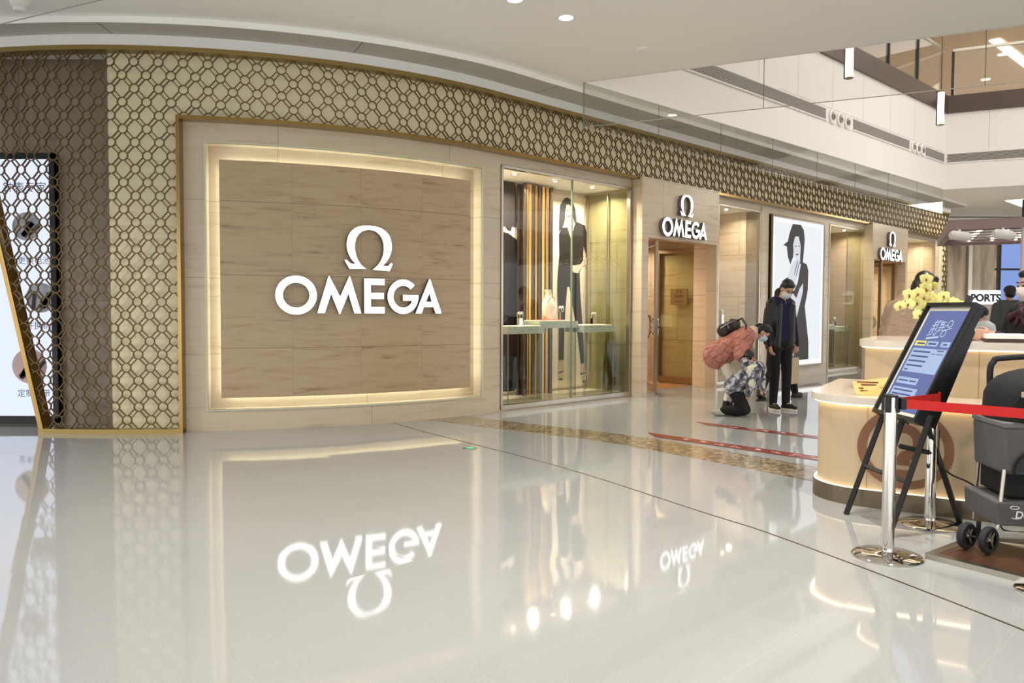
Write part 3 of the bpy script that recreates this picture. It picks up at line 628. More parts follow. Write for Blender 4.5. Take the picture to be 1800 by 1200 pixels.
# shelving seen through the first doorway
def shelf(x,y,label):
    t=thing('display_shelf',(x,y,0),T1,label,'cabinet')
    wd=mat('shelf_wood',RGB(196,120,62),.3,noise=.4,scale=4,stretch=(1,1,.2)); gl=glow('shelf_glow',(1,.75,.35,1),1.6)
    mb=MB(); mb.box((0,0,.5),(1.0,.4,1.0)); mb.build('lower_cabinet',wd,t)
    mb=MB(); mb.box((0,.1,1.85),(1.0,.2,1.1)); mb.build('upper_cabinet',wd,t)
    mb=MB(); mb.box((0,.19,1.15),(1.0,.02,.3)); mb.build('lit_niche',gl,t)
    mb=MB(); mb.box((0,0,1.01),(1.02,.42,.02)); mb.box((0,.0,1.29),(1.02,.36,.015)); mb.build('shelf_board',M_bronze,t)
q=P(8.85,0,-2.7); shelf(q.x,q.y,'orange wood wall cabinet with a lit niche inside the open entrance')
q=P(7.75,0,-2.2); shelf(q.x-.1,q.y,'orange wood wall cabinet nearest the open glass door inside the entrance')
# door leaves
def leaf(a,b,z0,z1,label,hand=.75,glassm=None,sides=(1,),parent=None):
    a=Vector((*a,0));b=Vector((*b,0)); d=(b-a).normalized(); L=(b-a).length; n=Vector((-d.y,d.x,0))
    M=Matrix.Identity(4); M.col[0]=(*d,0);M.col[1]=(0,0,1,0);M.col[2]=(*(d.cross(Vector((0,0,1)))),0);M.col[3]=(*a,1)
    t=thing('glass_door',a,0,label,'door')
    fw=.07
    for nm,c_,s_ in (('stile',(fw/2,(z0+z1)/2,0),(fw,z1-z0,.05)),('stile',(L-fw/2,(z0+z1)/2,0),(fw,z1-z0,.05)),('rail',(L/2,z0+.05,0),(L-2*fw,.1,.05)),('rail',(L/2,z1-.035,0),(L-2*fw,.07,.05))):
        c=MB();c.box(c_,s_,M=M);part(c,nm,M_bronze,t)
    c=MB();c.box((L/2,(z0+z1)/2,0),(L-2*fw,z1-z0-.16,.012),M=M);part(c,'pane',glassm or M_glass,t)
    for sg in sides:
        c=MB(); cx=L*hand; out=[];inn=[]
        o1=arc(cx,1.1,.19,.19,R(70),R(290),20); i1=arc(cx+.045,1.1,.165,.165,R(286),R(74),20)
        c.prism([o1+i1],sg*.045,sg*.07,M=M)
        part(c,'crescent_handle',M_chrome,t)
        c=MB()
        for zz in (.98,1.22): c.box((cx-.14,zz,sg*.03),(.03,.03,.05),M=M)
        part(c,'handle_mount',M_chrome,t)
    return t,M
leaf((2.345,12.74),(2.30,13.75),.03,2.5,'glass door leaf swung inward at the left of the first entrance',hand=.28,sides=(1,-1))
h=P(9.93,0,-.02); e=P(9.93,0,-1.22)
t,M=leaf((e.x,e.y),(h.x,h.y),.03,2.5,'open right glass door leaf with brass plaque in the first entrance',hand=.88,glassm=M_green,sides=(1,))
pl=thing('brass_plaque',M@Vector((.52,1.62,.03)),0,'square brass OMEGA plaque on the open right glass door leaf','plaque')
c=MB();c.box((.52,1.62,.03),(.36,.30,.012),M=M);part(c,'plate',mat('plaque_brass',RGB(120,98,58),.4,.4),pl)
M_eng=mat('engraving',RGB(60,46,26),.5)
c=MB(); c.prism([[((x-2.65)*.075,y*.055+0) for x,y in OM]],.0365,.038,M=M@Matrix.Translation((.52,1.615,0))); part(c,'emblem',M_eng,pl)
for ch in 'OMEGA':
    c=MB(); c.prism([[((x-2.5)*.042,y*.042) for x,y in l] for l in LET[ch]],.0365,.038,M=M@Matrix.Translation((.52,1.61,0))); part(c,'letter',M_eng,pl)
c=MB(); c.box((.52,1.575,.037),(.28,.003,.002),M=M)
for i in range(6): c.box((.43+i*.036,1.53,.037),(.024,.022,.002),M=M)
part(c,'small_lettering',M_eng,pl)
a=P(16.62,0,0.05); b=P(16.62,0,-1.0)
leaf((a.x+.35,a.y+.1),(b.x+.35,b.y+.25),.03,2.58,'glass door leaf at the left of the second entrance',hand=.28,sides=(1,))
h=P(18.4,0,-.02); e=P(18.4,0,-1.2); leaf((e.x,e.y),(h.x,h.y),.03,2.58,'right glass door leaf of the second entrance',hand=.88,sides=(1,))
# ================================================================== LED display behind the lattice
t=thing('led_display',(-6.6,9.0,0),0,'tall bluish white lit display with Chinese captions behind the lattice screen','display')
M_disp=glow('display_white',(.72,.79,1,1),.8)
mb=MB(); mb.box((0,.02,1.59),(2.78,.08,3.06)); mb.build('housing',M_black,t)
mb=MB(); mb.box((0,-.022,1.585),(2.70,.004,2.93)); mb.build('lit_panel',M_disp,t)
for zz,nm in ((.06,1),(3.085,1)):
    mb=MB(); mb.box((0,-.01,zz),(2.78,.06,.07)); mb.build('frame_bar',M_black,t)
mb=MB(); mb.box((1.36,-.01,1.57),(.06,.06,3.09)); mb.build('frame_bar',M_black,t)
M_cap=mat('caption_grey',RGB(96,96,112),.6)
def disp_text(txt,px,py,size):
    d=ray(px,py); k=8.975/d.y; x=d.x*k; z=CAMH+d.z*k
    m=text_mesh(txt,size,align='LEFT'); xf(m,Matrix.Translation((x,8.972,z))@Matrix.Rotation(PI/2,4,'X')); part(m,'caption',M_cap,t)
disp_text('钟表专家',5,336,.125); disp_text('更换电池',31,463,.095); disp_text('配件换新',31,577,.095); disp_text('定制表带',31,696,.095)
def disc(px,py,r,c1,seed):
    d=ray(px,py); k=8.975/d.y; x=d.x*k; z=CAMH+d.z*k
    m=MB(); m.prism([arc(0,0,r,r,0,2*PI,32)[:-1]],0,.001,M=Matrix.Translation((x,8.974,z))@Matrix.Rotation(PI/2,4,'X')); part(m,'round_picture',c1,t)
    rn=random.Random(seed); m=MB()
    for i in range(4):
        a=R(60+rn.uniform(-20,25)); L=r*rn.uniform(.9,1.3); w_=.045; cx=rn.uniform(-.5,.3)*r; cz=-.2*r
        m.box((0,0,0),(L,.001,w_),M=Matrix.Translation((x+cx+i*.04,8.9715,z+cz))@Matrix.Rotation(-a,4,'Y'))
    part(m,'watch_strap_picture',mat('strap_print',RGB(70,56,58),.6),t)
for (px,py,r_,cc,sd) in ((46,398,.16,mat('disc_grey',RGB(190,198,206),.4,noise=.4,scale=12),1),(72,523,.17,mat('disc_grey2',RGB(196,200,212),.4,noise=.5,scale=10),2),(52,643,.2,mat('disc_pink',RGB(226,196,196),.5,noise=.3,scale=5),3)): disc(px,py,r_,cc,sd)
# ================================================================== ceiling fittings
def downlight(px,py,label,r=.085,z=ZC):
    d=ray(px,py); k=(z-CAMH)/d.z; x,y=d.x*k,d.y*k
    t=thing('ceiling_downlight',(x,y,z),0,label,'downlight')
    mb=MB(); mb.lathe([(r*.86,-.004),(r*1.15,-.006),(r*1.15,0),(r*.86,0)],n=28,cap=False); mb.build('bezel',M_white,t,smooth=True)
    mb=MB(); mb.lathe([(r*.85,-.004),(r*.85,-.001)],n=28); mb.build('lens',glow('downlight_glow',(1,.97,.9,1),12),t)
downlight(995,31,'glowing round downlight in the white ceiling right of centre top')
downlight(905,-1,'glowing round downlight cut by the top edge of the ceiling view')
t=thing('smoke_detector',(1.46,9.01,ZC),0,'small white ceiling sensor near the atrium glass corner','smoke detector')
mb=MB(); mb.lathe([(.02,-.03),(.045,-.025),(.06,-.008),(.06,0)],n=24); mb.build('housing',M_white,t,smooth=True)
t=thing('smoke_detector',(-4.82,7.77,ZC),0,'white smoke detector seen through the glass at the top left corner','smoke detector')
mb=MB(); mb.lathe([(.035,-.085),(.055,-.08),(.06,-.05),(.085,-.03),(.09,0)],n=24); mb.build('housing',M_white,t,smooth=True)
# glass smoke curtains hung round the atrium and at the far left
def curtain(name,pts,h,label,zt=ZC,joints=1.55):
    t=thing(name,(pts[0][0],pts[0][1],zt-h),0,label,'glass screen')
    for (a,b) in zip(pts[:-1],pts[1:]):
        a=Vector((*a,0)); b=Vector((*b,0)); L=(b-a).length; n=max(1,round(L/joints)); d=(b-a)/L; nn=Vector((-d.y,d.x,0))*.004
        for i in range(n):
            p=a+d*(L*i/n+.004); q=a+d*(L*(i+1)/n-.004); lo=Vector((0,0,zt-h)); hi=Vector((0,0,zt-.002))
            c=MB(); c.hexa([p-nn+lo,q-nn+lo,q+nn+lo,p+nn+lo,p-nn+hi,q-nn+hi,q+nn+hi,p+nn+hi]); part(c,'glass_pane',M_curt,t)
            c=MB(); c.tube([p-d*.004+lo,p-d*.004+hi],.0045,n=6); part(c,'joint',M_edge,t)
            c=MB(); c.tube([p+Vector((0,0,zt-h-.003)),q+Vector((0,0,zt-h-.003))],.005,n=6); part(c,'bottom_edge',M_steel,t)
    return t
ins=Vector((.02,0))
curtain('smoke_curtain',[tuple(A+(B-A).normalized()*0+Vector((-.03,.0))),tuple(B+Vector((-.03,.0)))],.58,'clear glass smoke curtain hanging in front of the lattice frieze along the atrium')
curtain('smoke_curtain',[tuple(A+Vector((-.02,-.03))),tuple(A+nd*9+Vector((-.02,-.03)))],.58,'clear glass smoke curtain hanging along the near edge of the atrium opening',joints=2.2)
curtain('smoke_curtain',[(-3.0,6.2),(-4.6,6.95),(-6.6,7.9)],.52,'clear glass smoke curtain hanging from the ceiling in the top left corner',joints=3)
# ---------------- atrium walls
dAB=(B-A).normalized(); nAB=Vector((-dAB.y,dAB.x))
def awall(mb,p,d,n,u0,u1,z0,z1,o0,o1,mi=0):
    q=[p+d*u0+n*o0,p+d*u1+n*o0,p+d*u1+n*o1,p+d*u0+n*o1]
    mb.hexa([Vector((*v,z0)) for v in q]+[Vector((*v,z1)) for v in q],mi)
L1=(B-A).length
mb=MB(); awall(mb,A,dAB,nAB,0,L1,ZC+.002,6.15,-.001,.1); struct(mb,'wall_atrium_left',M_atr)
mb=MB(); awall(mb,B,nd,Vector((-nd.y,nd.x)),0,15,ZC+.002,6.15,-.001,.1); struct(mb,'wall_atrium_back',M_atr)
mb=MB(); awall(mb,A,nd,Vector((nd.y,-nd.x)),-.1,15,ZC+.002,6.5,-.001,.1); struct(mb,'wall_atrium_front',M_atr)
M_seam=mat('panel_seam',RGB(196,190,186),.6)
mb=MB()
for u in [1.6+1.35*i for i in range(8)]: awall(mb,A,dAB,nAB,u,u+.012,5.22,6.15,-.002,0)
awall(mb,A,dAB,nAB,0,L1,4.93,4.94,-.002,0); awall(mb,A,dAB,nAB,5,L1,5.21,5.222,-.002,0)
for u in (.9,2.3,3.7): awall(mb,B,nd,Vector((-nd.y,nd.x)),u,u+.012,5.22,6.15,-.002,0)
struct(mb,'trim_6',M_seam)
M_brown=mat('dark_wood_fascia',RGB(84,66,58),.4,noise=.3,scale=4)
mb=MB(); awall(mb,A,dAB,nAB,0,L1+.0,6.15,6.56,-.06,.1); awall(mb,B,nd,Vector((-nd.y,nd.x)),-.06,15,6.15,6.56,-.06,.1); struct(mb,'trim_7',M_brown)
# grilles
M_gr=mat('grille_dark',RGB(66,62,58),.6); M_gl=mat('grille_slat',RGB(196,190,182),.5)
def grille(p,d,n,u0,u1,label):
    c0=p+d*u0; t=thing('air_grille',(c0.x,c0.y,4.95),0,label,'air grille')
    c=MB(); awall(c,p,d,n,u0,u1,4.97,5.17,-.006,-.001); part(c,'backing',M_gr,t)
    c=MB()
    for k in range(8): awall(c,p,d,n,u0,u1,4.975+k*.025,4.985+k*.025,-.02,-.006)
    part(c,'slats',M_gl,t)
    c=MB()
    awall(c,p,d,n,u0-.02,u1+.02,4.95,4.97,-.022,-.001); awall(c,p,d,n,u0-.02,u1+.02,5.17,5.19,-.022,-.001)
    part(c,'frame',M_white,t)
grille(A,dAB,nAB,1.2,6.72,'long slatted air grille on the white atrium wall, left one')
grille(A,dAB,nAB,7.92,10.75,'shorter slatted air grille on the atrium wall between two nozzle groups')
grille(A,dAB,nAB,11.75,12.9,'last slatted air grille on the atrium wall against the corner')
grille(B,nd,Vector((-nd.y,nd.x)),.05,6,'slatted air grille on the back wall of the atrium')
for j,(u,g) in enumerate([(6.98,0),(7.3,0),(7.62,0),(10.98,1),(11.25,1),(11.52,1)]):
    p=A+dAB*u-nAB*.001; t=thing('air_nozzle',(p.x,p.y,5.07),0,
       ('left','middle','right')[j%3]+' round white air nozzle of the '+('nearer','farther')[g]+' group on atrium wall','air nozzle')
    M=Matrix.Translation((p.x,p.y,5.07))@Vector((-nAB.x,-nAB.y,0)).to_track_quat('Z','Y').to_matrix().to_4x4()
    c=MB(); c.lathe([(.135,0),(.135,.03),(.10,.045),(.075,.03),(.06,.012)],n=24,M=M,cap=False); part(c,'rim',M_white,t,smooth=True)
    c=MB(); c.lathe([(.045,.012),(.05,.05),(.04,.055),(.03,.03)],n=20,M=M@Matrix.Translation((.01,-.015,0)),cap=True); part(c,'nozzle',mat('nozzle_grey',RGB(150,144,138),.5),t,smooth=True)
# tube pendants
M_pend=glow('pendant_glow',(1,.88,.74,1),2.6)
for (x,y,lb) in ((5.26,12.41,'glowing tubular pendant lamp hanging in the atrium, nearer left one'),(8.35,15.45,'glowing tubular pendant lamp hanging in the atrium, farther right one')):
    t=thing('pendant_lamp',(x,y,5.0),0,lb,'pendant lamp')
    mb=MB(); mb.lathe([(.06,.01),(.06,.63)],n=20); mb.build('diffuser',M_pend,t,smooth=True)
    mb=MB(); mb.lathe([(.066,0),(.066,.012)],n=20); mb.lathe([(.066,.63),(.066,.66),(.02,.68)],n=20); mb.build('cap',M_bronze,t,smooth=True)
    mb=MB(); mb.tube([(-.066,0.02,0),(-.066,.02,.66)],.012,n=6); mb.build('side_rail',M_blackm,t)
    mb=MB(); mb.tube([(0,0,.66),(0,0,3.9)],.006,n=6); mb.build('cable',M_blackm,t)
# upper floor: balustrade, ceiling, strips
def balus(p,d,n,L,label):
    t=thing('glass_balustrade',(p.x,p.y,6.56),0,label,'balustrade')
    k=int(L/1.6)
    for i in range(k):
        c=MB(); awall(c,p,d,n,i*1.6+.04,(i+1)*1.6-.04,6.6,7.6,.02,.035); part(c,'glass_pane',M_curt,t)
        c=MB(); awall(c,p,d,n,i*1.6-.03,i*1.6+.03,6.56,7.62,.0,.07); part(c,'post',M_blackm,t)
    c=MB(); awall(c,p,d,n,0,L,7.62,7.68,.0,.07); part(c,'handrail',M_steel,t)
balus(A,dAB,nAB,L1,'upper floor glass balustrade above the dark fascia on left atrium wall')
balus(B+nd*.12,nd,Vector((-nd.y,nd.x)),12,'upper floor glass balustrade above the dark fascia on back atrium wall')
mb=MB(); mb.box((20,26,9.1),(60,60,.2)); struct(mb,'ceiling_upper',mat('upper_ceiling',RGB(196,178,156),.7))
M_strip=glow('upper_strip',(1,.86,.66,1),5)
for (x,y,a_,L_,lb) in ((17.5,26,43,11,'long warm linear light strip on upper floor ceiling running from the atrium corner'),(21.0,23.5,-25,6,'short warm linear light strip crossing the upper floor ceiling'),(22,20.5,43,6,'warm linear light strip at the upper right corner on upper floor ceiling')):
    t=thing('light_strip',(x,y,8.98),R(a_),lb,'light strip')
    mb=MB(); mb.box((0,0,0),(L_,.25,.03)); mb.build('diffuser',M_strip,t)
for (x,y,pl_) in ((15.5,26,'left of the long light strip, middle of three'),(17.5,24.5,'right of the long light strip, nearer one'),(16.5,29,'left of the long light strip, farthest of three'),(19.5,27,'right of the long light strip, farther one'),(14.5,23.5,'left of the long light strip, nearest of three')):
    t=thing('ceiling_downlight',(x,y,9.0),0,'small downlight on upper floor ceiling '+pl_,'downlight')
    mb=MB(); mb.lathe([(.13,-.02),(.13,0)],n=16); mb.build('lens',glow('upper_spot',(1,.95,.88,1),10),t)
    mb=MB(); mb.lathe([(.13,-.02),(.17,-.02),(.17,0)],n=16,cap=False); mb.build('bezel',M_white,t)
mb=MB(); mb.box((20,42,7.8),(50,.2,2.6)); struct(mb,'wall_upper',mat('upper_wall',RGB(170,146,120),.6))
area('upper_floor_lamp',(14,27,8.8),(0,0,0),10,500,(1,.85,.65))
# upper floor slab behind left & back walls
mb=MB(); awall(mb,A,dAB,nAB,-2,L1+14,6.3,6.5,.12,16); struct(mb,'floor_upper',mat('upper_floor',RGB(150,140,128),.3))
# ================================================================== FAR RIGHT: back wall, kiosk
def vein_mat():
    m=bpy.data.materials.new('diagonal_vein_marble'); nt,b=nodes(m); N=nt.nodes; K=nt.links
    tc=N.new('ShaderNodeTexCoord'); mp=N.new('ShaderNodeMapping'); mp.inputs['Rotation'].default_value=(0,R(-52),0); mp.inputs['Scale'].default_value=(1.4,1,.22); K.new(tc.outputs['Object'],mp.inputs[0])
    nz=N.new('ShaderNodeTexNoise'); nz.inputs['Scale'].default_value=2.4; nz.inputs['Detail'].default_value=7; K.new(mp.outputs[0],nz.inputs['Vector'])
    cr=N.new('ShaderNodeValToRGB'); e=cr.color_ramp.elements; e[0].position=.35; e[0].color=RGB(128,108,86); e[1].position=.6; e[1].color=RGB(196,178,152); K.new(nz.outputs[0],cr.inputs[0]); K.new(cr.outputs[0],b.inputs['Base Color']); b.inputs['Roughness'].default_value=.2; return m
mb=MB(); mb.box((21,25.1,2.16),(16.6,.2,4.32)); struct(mb,'wall_back',vein_mat())
mb=MB(); mb.box((14.5,24.9,1.9),(.12,.1,3.8)); struct(mb,'trim_8',M_steel)
mb=MB(); mb.box((15.2,24.7,4.0),(6,.3,.6)); struct(mb,'trim_9',M_white)
t=thing('ceiling_light_panel',(14.6,21.3,ZC),R(44),'large glowing cream light panel in the ceiling beyond the atrium','light panel')
mb=MB(); mb.box((0,0,-.01),(2.6,1.6,.015)); mb.build('diffuser',glow('cream_panel',(1,.93,.78,1),1.6),t)
mb=MB(); mb.box((0,.83,-.01),(2.72,.06,.02)); mb.box((0,-.83,-.01),(2.72,.06,.02)); mb.build('frame',M_white,t)
area('far_ceiling_lamp',(13.5,20.5,4.25),(0,0,R(44)),3,130,(1,.93,.82)); area('far_ceiling_lamp',(10,14.8,4.25),(0,0,0),.4,60,(1,.93,.82))
# blue lit wall display and sign
t=thing('lit_display',(13.4,20,1.2),0,'tall blue lit display standing behind the kiosk posts at the right edge','display')
mb=MB(); mb.box((0,.06,.9),(2.0,.1,2.5)); mb.build('housing',M_blackm,t)
mb=MB(); mb.box((0,0,.9),(1.9,.01,2.4)); mb.build('panel',glow('blue_panel',(.16,.24,.52,1),1.0),t)
mb=MB()
for k,(x,w_) in enumerate(((-.75,.1),(-.56,.06),(-.3,.3))): mb.box((x,-.008,.75),(w_,.006,.07))
mb.build('white_lettering',glow('blue_panel_text',(1,1,1,1),1.4),t)
mb=MB(); mb.box((0,0,1.25),(2.2,.05,.05)); mb.box((-1.0,0,0),(.05,.05,2.4)); mb.box((1.0,0,0),(.05,.05,2.4)); mb.build('stand',M_blackm,t)
t=thing('shop_sign',(11.75,19.5,1.85),0,'small glowing white PORTS shop sign with black letters behind the kiosk','sign')
mb=MB(); mb.box((0,0,-.12),(.75,.06,.34)); mb.build('panel',glow('ports_panel',(1,1,1,1),1.6),t)
m=text_mesh('PORTS',.25,ext=.006,off=.011); xf(m,Matrix.Translation((0,-.04,-.22))@Matrix.Rotation(PI/2,4,'X')); m.build('lettering',M_black,t)
mb=MB(); mb.box((0,.02,-1.05),(.6,.08,1.55)); mb.box((0,.02,-1.82),(.9,.3,.05)); mb.build('pedestal',mat('pedestal_grey',RGB(176,164,148),.5),t)
# kiosk: mauve canopy on slim posts
M_mauve=mat('mauve_paint',RGB(150,126,126),.5); M_post=mat('pink_white_post',RGB(226,208,202),.4); M_bulb=glow('kiosk_bulb',(1,.94,.84,1),5)
KA=Vector((7.12,12.82)); kd=nd; kn=Vector((-nd.y,nd.x))
t=thing('kiosk',(KA.x,KA.y,0),0,'open kiosk with mauve canopy, lit underside and slim pale posts','kiosk')
c=MB(); awall(c,KA,kd,kn,0,6,2.69,2.85,0,.1); part(c,'front_beam',M_mauve,t)
c=MB(); awall(c,KA,kd,kn,0,.1,2.69,2.85,.1,3.4); part(c,'side_beam',M_mauve,t)
c=MB(); awall(c,KA,kd,kn,0,6,2.69,2.85,3.4,3.5); part(c,'rear_beam',M_mauve,t)
c=MB(); awall(c,KA,kd,kn,.1,6,2.80,2.83,.1,3.4); part(c,'roof_panel',M_white,t)
for k in range(6):
    c=MB(); awall(c,KA,kd,kn,.2,5.9,2.70,2.72,.35+.5*k,.39+.5*k); part(c,'light_rail',M_mauve,t)
for k in range(5):
    for j in range(14):
        c=MB(); q_=KA+kd*(.5+.38*j)+kn*(.55+.55*k); c.sphere((q_.x,q_.y,2.74),.035,n=8); part(c,'bulb',M_bulb,t)
for (u,v) in ((1.03,.05),(1.55,2.4),(2.5,.05),(3.2,2.6)):
    q_=KA+kd*u+kn*v; c=MB(); c.box((q_.x,q_.y,1.345),(.05,.05,2.69)); part(c,'post',M_post,t)
for (u0,u1) in ((1.03,2.5),):
    c=MB(); awall(c,KA,kd,kn,u0,u1,.95,1.0,0,.05); part(c,'rail',M_post,t)
c=MB(); q_=KA+kd*1.05+kn*.1
c.box((q_.x,q_.y,3.0),(.06,.06,.28)); part(c,'hanger',M_blackm,t)
for u,lb in ((.15,'white angled camera under left end of the kiosk canopy'),(.75,'white rounded lamp under the kiosk canopy, second from its left end')):
    q_=KA+kd*u-kn*.03; k=thing('canopy_camera',(q_.x,q_.y,2.62),0,lb,'camera')
    c=MB(); c.tube([(q_.x-.16,q_.y,2.60),(q_.x-.12,q_.y,2.60),(q_.x+.1,q_.y-.02,2.57),(q_.x+.16,q_.y-.02,2.57)],[.05,.075,.075,.05],n=16); part(c,'housing',M_white,k,smooth=True)
    c=MB(); c.tube([(q_.x,q_.y,2.6),(q_.x,q_.y+.02,2.69)],.02); part(c,'bracket',M_white,k)
# ================================================================== RECEPTION COUNTER
e1=Vector((.851,-.525)); e2=Vector((.525,.851)); CB=Vector((2.55,5.35))
def bar(start,r,L,side,o,depth,z0,z1,n=12):
    # plan outline: front line, rounded left corner, left side; o = outward offset
    c=start+e2*r; pts=[start+e1*L-e2*o]
    for i in range(n+1):
        a=PI/2*i/n; pts.append(c-e2*math.cos(a)*(r+o)-e1*math.sin(a)*(r+o))
    pts.append(c-e1*(r+o)+e2*side)
    pts.append(c-e1*r+e1*depth+e2*side); pts.append(start+e2*depth+e1*(depth-r) if False else c-e1*r+e1*depth+e2*(depth-r)); pts.append(start+e1*L+e2*depth)
    mb=MB(); mb.prism([[tuple(p) for p in pts[::-1]]],z0,z1); return mb
M_cbody=mat('counter_cream_panel',RGB(208,184,148),.35); M_ctop=mat('counter_stone_top',RGB(226,214,198),.12); M_plinth=mat('bronze_plinth',RGB(120,106,88),.25,.7)
S1=CB-e1*.13; S2=Vector((2.80,5.566))
M_cled=glow('counter_led',(1,.80,.50,1),4.5)
t=thing('reception_counter',(CB.x,CB.y,0),0,'cream two-tier reception counter with rounded corner, bronze plinth and lit edges','counter')
part(bar(S1,.35,3.2,1.2,.03,.64,0,.12),'plinth',M_plinth,t); part(bar(S1,.35,3.2,1.2,0,.64,.12,.70),'lower_body',M_cbody,t); part(bar(S1,.35,3.2,1.2,.05,.66,.71,.76),'lower_top',M_ctop,t)
part(bar(S2,.30,2.9,.9,0,.32,.76,1.09),'upper_body',M_cbody,t); part(bar(S2,.30,2.9,.95,.04,.36,1.095,1.145),'upper_top',M_ctop,t)
def strip(start,r,L,side,o0,o1,z0,z1):
    a=bar(start,r,L,side,o1,.64,z0,z1).v; b=bar(start,r,L,side,o0,.64,z0,z1).v
    n=len(a)//2; k=n-3; mb=MB()  # only the outer run
    idx=list(range(n))[::-1][:n-3]
    for i,j in zip(idx[:-1],idx[1:]): mb.hexa([a[i],a[j],b[j],b[i],a[i+n],a[j+n],b[j+n],b[i+n]])
    return mb
part(strip(S1,.35,3.1,1.1,.012,.03,.700,.709),'light_strip',M_cled,t)
part(strip(S2,.30,2.8,.8,.010,.024,1.086,1.094),'light_strip',glow('counter_led_soft',(1,.82,.55,1),2.5),t)
part(strip(S1,.35,3.1,1.1,.006,.024,.1205,.125),'light_strip',glow('counter_led_low',(1,.8,.5,1),2),t)
c=MB()
def cf(tt,z,o): p=CB+e1*tt-e2*o; return Vector((p.x,p.y,z))
for tt in (-.10,.95,1.9): c.hexa([cf(tt,.125,0),cf(tt+.006,.125,0),cf(tt+.006,.125,.0015),cf(tt,.125,.0015),cf(tt,.70,0),cf(tt+.006,.70,0),cf(tt+.006,.70,.0015),cf(tt,.70,.0015)])
for tt in (.55,): 
    q_=S2-CB; c.hexa([cf(tt,.765,-.315),cf(tt+.005,.765,-.315),cf(tt+.005,.765,-.3135),cf(tt,.765,-.3135),cf(tt,1.085,-.315),cf(tt+.005,1.085,-.315),cf(tt+.005,1.085,-.3135),cf(tt,1.085,-.3135)])
part(c,'panel_joints',mat('counter_joint_tan',RGB(178,146,104),.5),t)  # thin tan lines along the counter panel seams
MI=Matrix.Identity(4); MI.col[0]=(e1.x,e1.y,0,0); MI.col[1]=(0,0,1,0); MI.col[2]=(-e2.x,-e2.y,0,0); p=CB+e1*.135; MI.col[3]=(p.x,p.y,.425,1)
M_icon=mat('icon_brown',RGB(140,96,66),.4)
c=MB(); c.prism([arc(0,0,.295,.275,0,2*PI,48)[:-1],arc(0,0,.238,.222,0,2*PI,48)[:-1]],.001,.007,M=MI)
c.prism([arc(-.01,.045,.125,.125,R(200),R(-62),20)+[(.035,-.075),(.035,-.115),(-.045,-.115),(-.045,-.06)]+[(-.02,-.02)]+arc(-.01,.045,.062,.062,R(-55),R(200),14)],.001,.007,M=MI)
c.prism([[(-.05,-.145),(.042,-.145),(.042,-.20),(-.05,-.20)]],.001,.007,M=MI)
part(c,'question_mark_icon',M_icon,t)
def thing_on(name,p,z,label,cat,rz=0,group=None): return thing(name,(p.x,p.y,z),rz,label,cat,group)
CA=math.atan2(e1.y,e1.x)
# leaflet on the lower ledge
p=Vector((2.56,5.50)); t=thing_on('leaflet',p,.762,'yellow printed leaflet propped on the lower ledge left of the easel','leaflet',CA+.15)
mb=MB(); mb.hexa([Vector(v) for v in ((-.12,-.005,.0),(.14,-.005,.0),(.14,.0,.0),(-.12,0,.0),(-.15,.05,.09),(.17,.05,.14),(.17,.055,.14),(-.15,.055,.09))]); mb.build('sheet',mat('leaflet_yellow',RGB(222,190,112),.5),t)
mb=MB()
for k,(x,zf,w_) in enumerate(((-.05,.75,.14),(-.04,.6,.1),(.06,.45,.06),(-.09,.4,.03),(-.07,.25,.05))): 
    z=.12*zf; y=.05*zf-.0035
    mb.box((x,y-.002,z),(w_,.001,.009))
mb.build('print',mat('leaflet_print',RGB(120,52,40),.5),t)
# tray, papers, box on the upper top
p=S2+e1*.60+e2*.20; t=thing_on('document_tray',p,1.145,'white box tray of papers on the upper counter top beside staff hand','tray',CA+.1)
mb=MB(); mb.box((0,0,.012),(.24,.2,.024)); mb.build('dark_base',mat('tray_dark',RGB(70,50,44),.5),t)
mb=MB(); mb.box((0,0,.04),(.25,.21,.03)); mb.build('white_lid',M_white,t,bevel=.004)
mb=MB(); mb.box((.01,.0,.057),(.19,.15,.004),M=Matrix.Rotation(.1,4,'Z')); mb.build('paper',mat('paper',RGB(244,242,238),.6),t)
# ---------------- orchid
p=S2+e1*.10+e2*.17; t=thing_on('orchid_vase',p,1.145,'square white vase with a brass drop emblem under the yellow orchids','vase',CA)
mb=MB(); mb.lathe([(.036,0),(.050,.02),(.050,.15),(.043,.165),(.038,.16),(.038,.1)],n=4,M=Matrix.Rotation(PI/4,4,'Z')); mb.build('body',mat('porcelain',RGB(240,232,226),.2),t,bevel=.003)
mb=MB(); mb.sphere((.0,-.038,.11),(.004,.002,.014),n=8); mb.sphere((0,-.038,.075),(.006,.002,.008),n=8); mb.build('drop_emblem',M_goldtrim,t)
op=p; t=thing_on('orchid_plant',p,1.15,'yellow moth orchid with arching sprays in the white vase on the counter','orchid',0)
M_stem=mat('orchid_stem',RGB(74,84,44),.5); M_leaf=mat('orchid_leaf',RGB(52,84,40),.4); M_pet=mat('orchid_petal',RGB(244,236,150),.5,noise=.12,scale=30,sheen=.2); M_lip=mat('orchid_lip',RGB(150,60,52),.5)
rn=random.Random(4)
stems=[[(0,0,.12),(.01,0,.24),(-.02,-.02,.31),(-.10,-.03,.31),(-.20,-.04,.25)],[(0,0,.12),(.02,0,.28),(.01,-.01,.38),(-.02,-.03,.43)],[(0,0,.12),(.03,0,.25),(.09,-.01,.33),(.18,-.02,.30),(.27,-.03,.22)],[(0,0,.12),(-.01,-.02,.2),(-.05,-.05,.24),(-.10,-.07,.16)],[(0,0,.12),(.03,.01,.22),(.06,.0,.27),(.16,0,.25)]]
fl=[]
def bez(pts,u):
    k=len(pts)-1; f_=u*k; i=min(int(f_),k-1); w_=f_-i; return Vector(pts[i])*(1-w_)+Vector(pts[i+1])*w_
